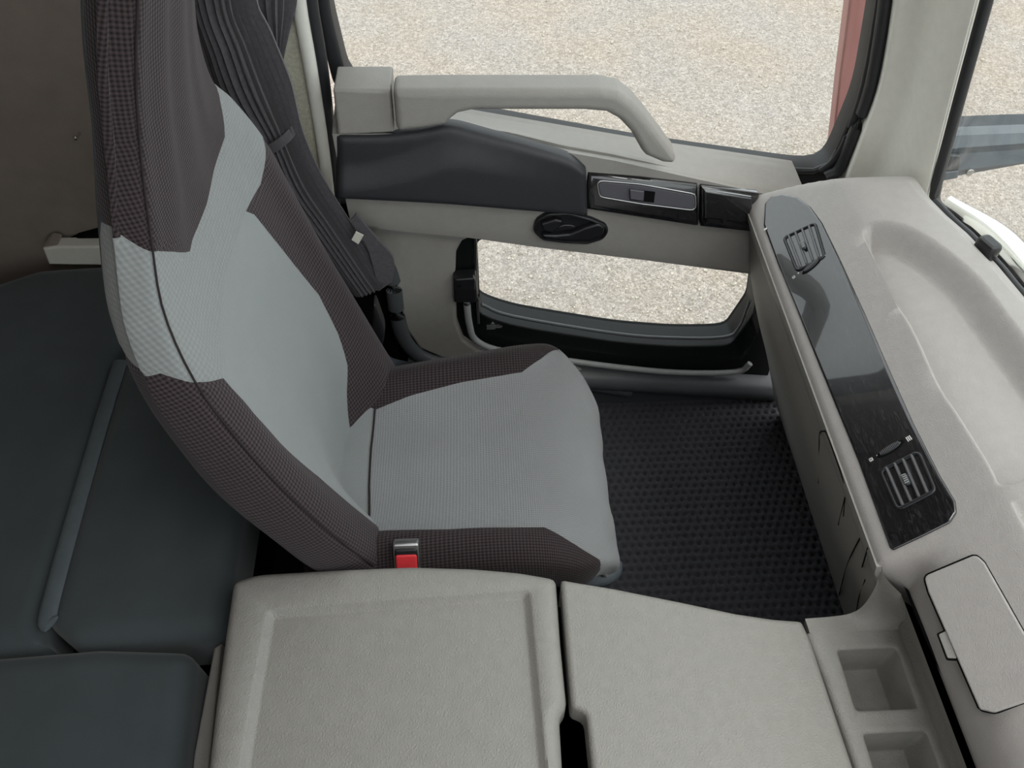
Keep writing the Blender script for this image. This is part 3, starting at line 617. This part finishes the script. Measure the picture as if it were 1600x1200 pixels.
yn = tl[-1][1]; tfe = tf+[(tf[-1][0]+.01, tf[-1][1]-.1), (tf[-1][0]+.02, yn)]; tr_poly = tfe+tl[::-1]
near_ = [tl[-1], tfe[-1]]
t2 = [(tl[-1][0]+.004, yn-.02), (tl[-1][0]+.01, -.15), (.84, -.15), (.83, yn-.02)]
BX, BZ = .612, .812
def vpoly(x, y, P):
    c = np.zeros(x.shape, bool); j = len(P)-1
    for i in range(len(P)):
        (xi, yi), (xj, yj) = P[i], P[j]
        if yi != yj: c ^= ((yi > y) != (yj > y)) & (x < (xj-xi)*(y-yi)/(yj-yi)+xi)
        j = i
    return c
def vdist(x, y, L):
    d = np.full(x.shape, 1e9)
    for (ax, ay), (bx, by) in zip(L[:-1], L[1:]):
        ex, ey = bx-ax, by-ay; t = np.clip(((x-ax)*ex+(y-ay)*ey)/(ex*ex+ey*ey+1e-12), 0, 1); d = np.minimum(d, np.hypot(x-ax-t*ex, y-ay-t*ey))
    return d
def vs01(x, a, b): t = np.clip((x-a)/(b-a), 0, 1); return t*t*(3-2*t)
def endz(y, z):
    lim = .858-2.75*np.maximum(y-1.04, 0)**1.7; k = .012; h = np.maximum(k-np.abs(z-lim), 0)/k
    return np.where(np.asarray(y) > 1.04, np.minimum(z, lim)-h*h*k*.25*np.minimum((y-1.04)/.03, 1), z)
def dashz(x, y):
    z = BZ+.042*(1-np.exp(-np.maximum(x-BX, 0)/.042)); w = np.interp(y, wy_, wx_)-x
    z = z-.020*(1-vs01(w, 0, .035))
    a = vpoly(x, y, tr_poly); b = ~a & vpoly(x, y, t2)
    z = z-np.where(a, .038*vs01(vdist(x, y, tfe), 0, .036)*vs01(vdist(x, y, tl), 0, .020)*vs01(vdist(x, y, near_), 0, .012), 0)
    z = z-np.where(b, .02*vs01(vdist(x, y, t2+t2[:1]), 0, .014), 0)
    return endz(y, z)
ys = np.concatenate([np.linspace(-.62, -.06, 20), np.linspace(-.05, .40, 90), np.linspace(.404, 1.05, 260), np.linspace(1.053, YEND, 40)])
Wv = np.array([rimX(y) for y in ys]); ts = np.linspace(0, 1, 130)[1:]
XX = BX+(Wv[:, None]-BX)*ts[None]; YY = np.repeat(ys[:, None], len(ts), 1); ZZ = dashz(XX, YY); rows = []
for i, y in enumerate(ys):
    k = 1-smooth01(y, .425, .458); A_ = [(.520, .640), (.508, .668), (.502, .690), (.504, .702)]+[(.508+(BX-.508)*t, .708+(BZ-.708)*t) for t in np.linspace(0, 1, 9)]
    B_ = [(.585, .600), (.566, .640), (.549, .664), (.542, .672), (.541, .680), (.540, .695), (.541, .712), (.544, .730), (.552, .748), (.564, .764), (.577, .777), (.592, .792), (BX, BZ)]
    r = [(a[0]*(1-k)+b[0]*k, y, float(endz(y, a[1]*(1-k)+b[1]*k))) for a, b in zip(A_, B_)]
    r += list(zip(XX[i], YY[i], ZZ[i])); r += [(Wv[i]+.006, y, ZZ[i, -1]-.010), (Wv[i]+.008, y, .70)]
    rows.append(r)
sheet('dash_pad', rows, M['dash'], dash, back=(.03, 0, -.03), sharp=60)
# lower facing of the footwell
prof = [(.500, .695), (.506, .672), (.520, .645), (.548, .53), (.600, .385), (.655, .25), (.720, .077), (.757, 0)]
P0 = catmull([(x, 0, z) for x, z in prof], 6)
rows = [[(p[0], y, p[2]) for p in P0] for y in np.linspace(.452, 1.205, 40)]
low = sheet('lower_facing', rows, M['trim'], dash, back=(.03, 0, 0), sharp=60)
lowbvh = BVHTree.FromPolygons([Vector(v) for r in rows for v in r], grid_faces(40, len(P0)))
def on_low(pts, off=0.):
    out = []
    for u, v in pts:
        d = Vector(at(u, v, Z=0)-CAM).normalized(); h = lowbvh.ray_cast(Vector(CAM), d)
        if h[0] is not None: out.append(np.array(h[0]-d*off))
    return out
def groove(name, pts, r=.0010):
    P = on_low(pts, .0006)
    if len(P) > 1: tube(name, P, r, M['gap'], dash, seg=8)
groove('panel_joint', [(1279, 755), (1280, 700), (1281, 677), (1287, 674), (1293, 681), (1318, 752), (1321, 775), (1318, 806)])
groove('panel_joint', [(1321, 775), (1310, 820)])
groove('panel_joint', [(1345, 838), (1328, 872), (1318, 902), (1311, 930)])
groove('panel_joint', [(1371, 838), (1356, 856), (1347, 886)])
groove('panel_joint', [(1352, 906), (1342, 935), (1338, 958)])
# dark backing added behind the facing to stop a light leak at the tray joint
R = [[(x, y, z) for x, z in [(.606, .585), (.628, .45), (.70, .20), (.775, .02), (.84, .02), (.84, .66), (.63, .66)]] for y in (-.62, 1.19)]
rings('leak_backing', R, M['gap'], dash, sharp=20)
# glossy vent strip
gp = fillet(onpi([(1192, 352), (1194, 318), (1204, 306), (1222, 302), (1246, 307), (1266, 322), (1284, 347), (1310, 400), (1350, 487), (1386, 570), (1424, 655), (1468, 742), (1492, 782), (1494, 800), (1484, 816), (1440, 838), (1393, 860), (1388, 854), (1340, 722), (1292, 604), (1250, 500), (1215, 415)], .003),
            [0, .0, .0, .0, .0, .0, .0, 0, 0, 0, 0, .01, .008, .01, .012, .01, .006, .004, 0, 0, 0, 0])
strip = slab('vent_strip', gp, PI_N, .014, .004, M['gloss'], dash, label='glossy black decor strip with two air vents')
def vent(c4, wheel, closed, opened):
    q = fillet(onpi(c4, .006), .010); q = resample(q, 64)
    v = frame('air_vent', q, inset(q, PI_N, .005), PI_N, .012, .002, M['black'], dash)
    slab('vent_recess', inset(q, PI_N, .004)-PI_N*.009, PI_N, .003, .001, M['gap'], v)
    TL, TR, BR, BL = onpi(c4, .004)
    for k in range(1, 5):
        t = k/5; a = TL*(1-t)+TR*t; b = BL*(1-t)+BR*t; d = (b-a)/np.linalg.norm(b-a)
        s = np.cross(d, PI_N); box('vane', (a+b)/2-PI_N*.002, (np.linalg.norm(b-a)-.006, .0038, .010), M['vane'], v, .0016, (d, s, PI_N))
    for k in range(1, 5):
        t = k/5; a = TL*(1-t)+BL*t; b = TR*(1-t)+BR*t; d = (b-a)/np.linalg.norm(b-a)
        s = np.cross(d, PI_N); box('cross_vane', (a+b)/2-PI_N*.0075, (np.linalg.norm(b-a)-.006, .0016, .004), M['vane'], v, .0005, (d, s, PI_N))
    c = (TL+TR+BL+BR)/4; d = (BL-TL)/np.linalg.norm(BL-TL); s = np.cross(d, PI_N)
    tb_ = box('vent_tab', c+PI_N*.002, (.016, .007, .008), M['darkgrey'], v, .002, (d, s, PI_N))
    for k in range(5): box('rib', c+PI_N*.0063+d*(k-2)*.003, (.0012, .006, .001), M['greyrubber'], tb_, .0003, (d, s, PI_N))
    a, b = onpi(wheel, .004); m = (a+b)/2; d = (b-a)/np.linalg.norm(b-a); s = np.cross(PI_N, d); L = np.linalg.norm(b-a)/2
    slab('wheel_slot', [m+d*math.cos(t)*L+s*math.sin(t)*.0065 for t in np.linspace(0, 6.2832, 28, endpoint=False)], PI_N, .006, .001, M['gap'], dash)
    w = slab('thumb_wheel', [m+PI_N*.002+d*math.cos(t)*L*.8+s*math.sin(t)*.0045 for t in np.linspace(0, 6.2832, 28, endpoint=False)], PI_N, .006, .002, M['black'], dash)
    for k in range(-6, 7): box('wheel_rib', m+PI_N*.0028+d*k*L*.11, (.0011, .0075*math.sqrt(1-(k*.11/.85)**2), .0016), M['vane'], w, .0003, (d, s, PI_N))
    a = at(*closed, pl=(PI[0]+PI_N*.0034, PI_N))
    mkr = box('closed_mark', a, (.0052, .0052, .0004), M['white'], dash, .0001, (d, s, PI_N))
    for k in (-1, 1): box('cross_bar', a+PI_N*.0003, (.006, .0008, .0003), M['gap'], mkr, .0001, ((d*k+s)/math.sqrt(2), (s*k-d)/math.sqrt(2), PI_N))
    box('dot_mark', a+d*.010, (.0022, .0022, .0004), M['white'], dash, .0001, (d, s, PI_N))
    a = at(*opened, pl=(PI[0]+PI_N*.0034, PI_N))
    for k in (-1, 0, 1): box('open_mark', a+d*k*.0024, (.0013, .0075, .0004), M['white'], dash, .0001, (d, s, PI_N))
vent([(1221, 370), (1274, 345), (1290, 400), (1243, 425)], [(1253, 428), (1283, 402)], (1240, 433), (1286, 399))
vent([(1371, 734), (1436, 701), (1464, 767), (1400, 800)], [(1370, 714), (1412, 688)], (1361, 718), (1420, 685))
c = onpi([(1196, 358)], .004)[0]; box('key_mark', c, (.004, .006, .0004), M['white'], dash, .0001, (E1, E2, PI_N))
# centre lid
lidp = [(1443, 900), (1524, 866), (1537, 878), (1640, 1060), (1650, 1080), (1552, 1113), (1530, 1108), (1450, 925)]
lg = inset(resample(fillet(onpi(lidp, .0012), [.008, .008, .004, 0, .01, .01, .004, .004]), 120), PI_N, -.0016)
slab('lid_gap', lg, PI_N, .004, .0005, M['gap'], dash)
lo_ = slab('storage_lid', fillet(onpi(lidp, .005), [.008, .008, .004, 0, .01, .01, .004, .004]), PI_N, .006, .002, M['dash'], dash, label='grey storage lid with a finger notch')
slab('notch_rim', fillet(onpi([(1463, 990), (1477, 983), (1496, 1032), (1478, 1031)], .0014), .002), PI_N, .003, .0005, M['gap'], lo_)
slab('finger_notch', fillet(onpi([(1466, 991), (1479, 985), (1495, 1029), (1480, 1028)], .0026), .002), PI_N, .003, .001, M['trim'], lo_)  # shade of the notch put in as a darker grey than the lid
tube('panel_joint', list(onpi([(1392, 866)], -.002))+onZ([(1412, 907), (1440, 978), (1482, 1072), (1540, 1200), (1600, 1330)], .675).tolist(), .0026, M['gap'], dash, seg=8)
dg = onZ([(1412, 303), (1428, 304), (1440, 310), (1437, 312), (1424, 308)], .838); slab('defroster_slot', dg, (0, 0, 1), .008, .001, M['gap'], dash)
bl = onZ([(1536, 385)], .85)[0]; ax_ = np.array([.3, -.95, 0]); ax_ /= np.linalg.norm(ax_)
o = box('rubber_stopper', bl+np.array([.008, 0, -.004]), (.036, .024, .03), M['black'], dash, .006, (ax_, np.cross((0, 0, 1), ax_), np.array([0, 0, 1.])))

# ================================================================== FLOOR MAT
n1, n2 = 240, 300; V = []; r3 = np.random.RandomState(1)
for j in range(n2+1):
    y = .30+.965*j/n2
    for i in range(n1+1):
        x = -.02+.77*i/n1; gx, gy = x/.0195, y/.0195; ro = math.floor(gy); qx = (gx+(.5 if ro % 2 else 0)) % 1-.5; qy = gy-ro-.5
        z = .016-.011*math.exp(-(qx*qx+qy*qy)/.05)+.0008*math.sin(x*9)*math.sin(y*7)
        V.append((x, y, z+r3.normal(0, .0006)))
o = mk('floor_mat', V, grid_faces(n2+1, n1+1), M['mat'], sharp=180); tag(o, 'black dimpled carpet mat in the passenger footwell', 'mat')

# ================================================================== CENTRE CONSOLE
ZC = .55
cons = thing('centre_console', 'wide grey engine cover console with two lids', 'console', (.05, .30, 0))
O = quadloop([onZ([(300, 1330), (322, 1200), (334, 1100), (350, 985), (362, 905)], ZC), onZ([(362, 905), (400, 893), (520, 886), (640, 881), (740, 884), (810, 890), (869, 900)], ZC),
              onZ([(869, 900), (876, 1000), (886, 1100), (884, 1108), (874, 1114), (879, 1200), (884, 1330)], ZC), onZ([(884, 1330), (600, 1330), (300, 1330)], ZC)], 60, 2)
I = quadloop([onZ([(345, 1330), (371, 1200), (390, 1090), (415, 950)], ZC), onZ([(415, 950), (620, 934), (830, 919)], ZC), onZ([(830, 919), (840, 1020), (857, 1200), (866, 1330)], ZC), onZ([(866, 1330), (600, 1330), (345, 1330)], ZC)], 60, 5)
N3 = np.array([0, 0, 1.]); r = .016
Om = O.copy()
def lidrings(O, r, inner):
    R = [O-N3*.11, O-N3*r]
    for j in range(1, 6):
        a = j/5*math.pi/2; R.append(inset(O, N3, r*(1-math.cos(a)))-N3*r*(1-math.sin(a)))
    return R+inner
I2, I3, I4 = inset(I, N3, .004), inset(I, N3, .010), inset(I, N3, .014)
rings('rear_lid', lidrings(O, r, [I+N3*.002, I2-N3*.001, I3-N3*.010, I4-N3*.011]), M['console'], cons, sharp=70)
O2 = quadloop([onZ([(936, 1330), (925, 1200), (916, 1115), (906, 1108), (893, 1106), (884, 1000), (876, 904)], ZC), onZ([(876, 904), (960, 918), (1060, 938), (1150, 957), (1210, 966), (1254, 969)], ZC),
               onZ([(1254, 969), (1268, 1000), (1298, 1090), (1335, 1200), (1375, 1330)], ZC), onZ([(1375, 1330), (1100, 1330), (936, 1330)], ZC)], 60, 1)
rings('front_lid', lidrings(O2, .008, []), M['console'], cons, sharp=70)
slab('finger_well', fillet(onZ([(868, 1100), (925, 1100), (945, 1330), (868, 1330)], ZC-.05), .004), N3, .01, .002, M['gap'], cons)
Bo = onZ([(330, 1330), (380, 935), (640, 925), (860, 930), (1235, 985), (1350, 1330)], ZC-.02)
slab('engine_box', [(p[0], p[1], .5) for p in Bo], N3, .49, .01, M['gap'], cons)
slab('side_panel', [(p[0]-.006, p[1], p[2]) for p in onZ([(296, 1330), (309, 1180), (340, 1012), (352, 1004), (334, 1180), (322, 1330)], .46)], N3, .4, .004, M['trim'], cons)
# front tray with two square wells
tray = thing('console_tray', 'grey console end tray with two square wells beside the dashboard', 'tray', (.52, .25, 0))
ZT = .545
prof = [(.452, ZT-.05), (.449, ZT-.012), (.455, ZT-.002), (.464, ZT), (.474, ZT)]
w1 = onZ([(1303, 1011), (1404, 1008), (1441, 1108), (1334, 1118)], ZT); w2 = onZ([(1346, 1143), (1449, 1136), (1495, 1250), (1392, 1262)], ZT)
xa = (w1[0][0]+w1[3][0]+w2[0][0])/3; xb = (w1[1][0]+w1[2][0]+w2[1][0])/3
bk_y = [-.04, w2[2][1], (w2[0][1]+w2[1][1])/2, (w1[2][1]+w1[3][1])/2, (w1[0][1]+w1[1][1])/2]
def tray_y(x, t):          # far edge sweeps up into the dashboard
    return None
lx = [xa, xb]; cells = []
V = []; F = []
def addgrid(rows):
    o_ = len(V); nr, nc = len(rows), len(rows[0])
    for r_ in rows: V.extend(r_)
    F.extend([[o_+i for i in f] for f in grid_faces(nr, nc)])
gapline = [(.447+.0, -.04), (.447, .42)]
def leftx(y): return float(np.interp(y, [-.04, .243, .36, .441], [.470, .459, .452, .443]))
yb = sorted(bk_y); ymax = .425
for y0, y1 in zip(yb[:-1]+[yb[-1]], yb[1:]+[ymax]):
    yy = np.linspace(y0, y1, 8)
    addgrid([[(leftx(y), y, ZT-.06), (leftx(y)-.001, y, ZT-.008), (leftx(y)+.002, y, ZT-.002), (leftx(y)+.008, y, ZT), (xa, y, ZT)] for y in yy])
    wellspan = any(abs(y0-w[2][1]) < .02 and abs(y1-w[0][1]) < .02 for w in (w1, w2))
    if not wellspan: addgrid([[(xa+(xb-xa)*t, y, ZT) for t in np.linspace(0, 1, 6)] for y in yy])
    addgrid([[(x, y, z) for x, _, z in catmull([(xb, 0, ZT), (xb+.006, 0, ZT), (xb+.008, 0, ZT+.001), (.574, 0, ZT+.010), (.573, 0, ZT+.035), (.560, 0, ZT+.070), (.543, 0, ZT+.105), (.533, 0, ZT+.124)], 4)] for y in yy])
V2, F2 = fixnorm(V, F)
bmx = bmesh.new(); vs = [bmx.verts.new(v) for v in V2]
for f in F2: bmx.faces.new([vs[i] for i in f])
bmesh.ops.remove_doubles(bmx, verts=bmx.verts, dist=.0004); bmesh.ops.recalc_face_normals(bmx, faces=bmx.faces); bmx.verts.index_update()
mk('tray_deck', [tuple(v.co) for v in bmx.verts], [[v.index for v in f.verts] for f in bmx.faces], M['console'], tray, 60); bmx.free()
for (y0, y1), deep in (((yb[3], yb[4]), .075), ((yb[1], yb[2]), .075)):
    h = np.array([(xa, y0, ZT), (xb, y0, ZT), (xb, y1, ZT), (xa, y1, ZT)]); q = resample(fillet(h, .009), 72)
    R = [inset(q, N3, -.006)+N3*.0003, inset(q, N3, -.002)+N3*.0006]+[inset(q, N3, .004*math.sin(a))-N3*(.004*(1-math.cos(a))) for a in np.linspace(.2, 1.57, 5)]+[inset(q, N3, .007)-N3*deep*.96, inset(q, N3, .010)-N3*deep]
    w = rings('square_well', R, M['console'], tray, False, True, sharp=50)
    if y0 < .2:
        c = at(1404, 1176, Z=ZT-deep+.002); cyl('well_screw', c, N3, .009, .006, M['gap'], w, 18); cyl('screw_head', c+N3*.003, N3, .005, .003, M['steel'], w, 12)
# concave end sweeping from the tray up to the footwell facing
c1 = [(.4475, .447, .543), (.49, .448, .545), (.513, .449, .551), (.523, .4495, .575), (.520, .4505, .63), (.506, .451, .70)]
c2 = [(.4475, .4245, .545), (.50, .4245, .545), (.545, .4245, .5455), (.575, .4245, .552), (.573, .4245, .590), (.533, .4245, .669)]
sheet('tray_corner', coons(c1, c2, 30, 12, lambda u, v: -.012*math.sin(math.pi*v)*smooth01(u, .3, .6), (.5, -.6, .3)), M['console'], tray, back=(.004, .0, -.02), sharp=60)

# ================================================================== BUNK
def cushion(name, px, z, label, rad, r=.035, depth=.12):
    P = fillet(onZ(px, z), rad); P = resample(P, 120); n = N3
    R = [P-n*depth, P-n*r]
    for j in range(1, 8):
        a = j/7*math.pi/2; R.append(inset(P, n, r*(1-math.cos(a)))-n*r*(1-math.sin(a)))
    o = rings(name, R, M['bunk'], None, sharp=80); return tag(o, label, 'cushion', 'slate bunk cushions behind the seat')
b1 = cushion('bunk_cushion', [(-140, 470), (-20, 440), (60, 414), (150, 408), (230, 410), (176, 575), (118, 780), (58, 985), (72, 1010), (-10, 1016), (-190, 1020)], .50, 'largest slate bunk cushion against the felt side wall', [.02, .1, .06, .03, .03, 0, 0, .01, .02, 0, .02])
b2 = cushion('bunk_cushion', [(190, 556), (260, 470), (416, 560), (362, 872), (352, 962), (334, 990), (110, 1008), (72, 975), (66, 968)], .50, 'wedge-shaped slate bunk cushion behind the seat with piped edge', [.01, .02, .02, 0, .02, .02, .02, .01, .004])
tube('piped_edge', onZ([(188, 565), (160, 655), (122, 785), (90, 900), (74, 965), (80, 975)], .5), .014, M['bunkpipe'], b2, rb=.006)
b3 = cushion('bunk_cushion', [(-190, 1030), (-20, 1020), (150, 1006), (285, 1010), (299, 1025), (282, 1200), (262, 1340), (-200, 1340)], .50, 'slate bunk cushion nearest the console with a rounded corner', [.01, 0, 0, .03, .02, 0, .01, .01])
o = box('bunk_box', (-.84, .55, .185), (.68, 1.45, .36), M['gap'], None, .02); tag(o, 'dark bunk box carrying the slate cushions', 'bunk')
led = thing('storage_ledge', 'beige moulded ledge at the edge of the bunk', 'ledge', tuple(at(110, 400, Y=1.34)))
slab('ledge_lip', fillet(onY([(66, 389), (84, 386), (240, 384), (240, 416), (76, 414)], 1.325), .004), NY, .03, .005, M['pillar'], led)
slab('ledge_opening', fillet(onY([(92, 386), (120, 372), (150, 364), (240, 360), (240, 388), (92, 390)], 1.352), .006), NY, .02, .003, M['gap'], led)
P = onY([(64, 388), (76, 378), (92, 380), (86, 390)], 1.33); slab('ledge_end', fillet(P, .006), NY, .03, .004, M['felt'], led)

# ================================================================== CURTAIN
cur = thing('curtain', 'black pleated sleeper curtain gathered by a cloth tie', 'curtain', (-.34, 1.18, .5))
def pleats(name, path, half, bulge, parent, npl=13, amp=.10, mat=None):
    """path: centre line (px, py, depth plane Y); half width px; gathered accordion folds"""
    C_ = np.array([list(at(u, v, Y=y))+[h*1.14e-3] for (u, v, y), h in zip(path, half)]); C_ = catmull(C_, 8); rows = []
    n = npl*4; rr_ = random.Random(7); ph = [rr_.uniform(.7, 1.25) for _ in range(n+1)]
    for i, c in enumerate(C_):
        t = C_[min(i+1, len(C_)-1), :3]-C_[max(i-1, 0), :3]; t /= np.linalg.norm(t); s = np.cross(t, (0, 1, 0)); s /= np.linalg.norm(s); s = s if s[0] > 0 else -s; o_ = np.cross(s, t); o_ = o_ if o_[1] < 0 else -o_
        row = []
        for k in range(n+1):
            a = math.pi*(1-k/n); w = c[3]; rad = 1+amp*ph[k]*math.cos(k*math.pi/2)*(.75+.35*math.sin(k*1.7+i*.05))
            row.append(c[:3]+s*math.cos(a)*w*rad+o_*math.sin(a)*w*bulge*rad)
        rows.append(row)
    return sheet(name, rows, mat or M['curtain'], parent, back=(0, .006, 0), sharp=40)
pleats('rear_fold', [(427, -80, 1.24), (427, 0, 1.24), (430, 50, 1.245), (432, 100, 1.25), (436, 150, 1.25)], [30, 28, 17, 8, 5], .7, cur, 9, .2)
pleats('pleated_fold', [(335, -120, 1.16), (348, 0, 1.165), (371, 64, 1.17), (398, 137, 1.18), (434, 215, 1.19), (465, 285, 1.19), (509, 350, 1.185), (560, 425, 1.18), (578, 450, 1.175)], [36, 34, 38, 41, 31, 33, 32, 31, 31], .6, cur, 13, .26)
tube('curtain_lining', onY([(318, -60), (338, 40), (362, 120), (392, 190), (412, 250)], 1.215), [.03, .03, .026, .02, .012], M['gap'], cur, rb=.01, up=(0, 1, 0))
rows = coons(onY([(548, 345), (575, 390), (592, 455)], 1.165), onY([(556, 335), (590, 375), (615, 405), (613, 440)], 1.165), 20, 6)
sheet('leading_hem', rows, M['curtain'], cur, back=(0, .006, 0))
cb = at(432, 212, Y=1.19); t = at(465, 285, Y=1.19)-at(398, 137, Y=1.18); t /= np.linalg.norm(t); s = np.cross(t, (0, 1, 0)); s /= np.linalg.norm(s); s = s if s[0] > 0 else -s; o_ = np.cross(s, t); o_ = o_ if o_[1] < 0 else -o_
s2 = s*.93-t*.36
R = []
for w_, z_ in ((0, -.009), (.003, -.009), (.003, .009), (0, .009)):
    R.append([cb+s2*math.cos(a)*(.040+w_)+o_*(math.sin(a)*(.030+w_))+t*z_ for a in np.linspace(0, 2*math.pi, 40, endpoint=False)])
R.append(R[0]); rings('tie_band', R, M['curtain'], cur, False, False)
slab('care_tag', onY([(556, 362), (568, 368), (560, 382), (549, 375)], 1.150), NY, .002, .0005, M['tag'], cur)

# ================================================================== OUTSIDE THE CAB
ms = thing('mirror_stay', 'slate grey mirror stay bar outside the windscreen corner', 'mirror stay', tuple(at(1500, 250, Y=1.35)))
yy = 1.35
L_ = []
for (u, tops) in ((1462, (222, 236, 246, 270, 284)), (1500, (217, 231, 243, 266, 280)), (1600, (213, 224, 236, 254, 262)), (1800, (208, 216, 224, 234, 240))):
    p = [at(u, v, Y=yy) for v in tops]; L_.append([p[0]+(0, .05, 0), p[0]+(0, .012, 0), p[1]+(0, 0, 0), p[2]+(0, .006, 0), p[3], p[4]+(0, .012, 0), p[4]+(0, .05, 0)])
sheet('stay_bar', L_, M['staygrey'], ms, back=(0, .03, 0), sharp=25)
slab('stay_clamp', fillet(onY([(1472, 236), (1490, 243), (1502, 243), (1500, 266), (1466, 270)], 1.345), .004), NY, .03, .004, M['darkgrey'], ms)
slab('stay_foot', fillet(onY([(1458, 271), (1499, 267), (1497, 279), (1456, 286)], 1.345), .003), NY, .03, .003, M['staygrey'], ms)
c = at(1515, 269, Y=1.347); cyl('stay_screw', c, NY, .008, .006, M['steel'], ms, 16)
ch = onZ([(1480, 312), (1520, 338), (1560, 370), (1600, 415), (1640, 470), (1690, 560)], .70)
rows = []
pr = [(-.016, -.015), (-.012, .0), (.0, .010), (.016, .014), (.032, .006), (.042, -.012), (.042, -.03)]
cc = resample_open(catmull(ch, 6), 40)
for i, p in enumerate(cc):
    t = cc[min(i+1, 39)]-cc[max(i-1, 0)]; t /= np.linalg.norm(t); s = np.cross(t, N3); s = s if s[0] > 0 else -s; w = .45+.55*smooth01(i/39, 0, .35)
    rows.append([p+s*a*w+N3*b*w for a, b in pr])
ob = sheet('chrome_bar', rows, M['chrome'], None, back=(0, 0, -.02), sharp=60); tag(ob, 'curved chrome bar outside below the windscreen', 'trim bar')
o = slab('corner_panel', fillet(onY([(1338, -120), (1330, -20), (1312, 120), (1296, 262), (1300, 330), (1370, 330), (1420, -120)], 1.43), .004), NY, .03, .004, M['redpaint'])
tag(o, 'dusty red exterior cab corner panel seen through the door window', 'panel')
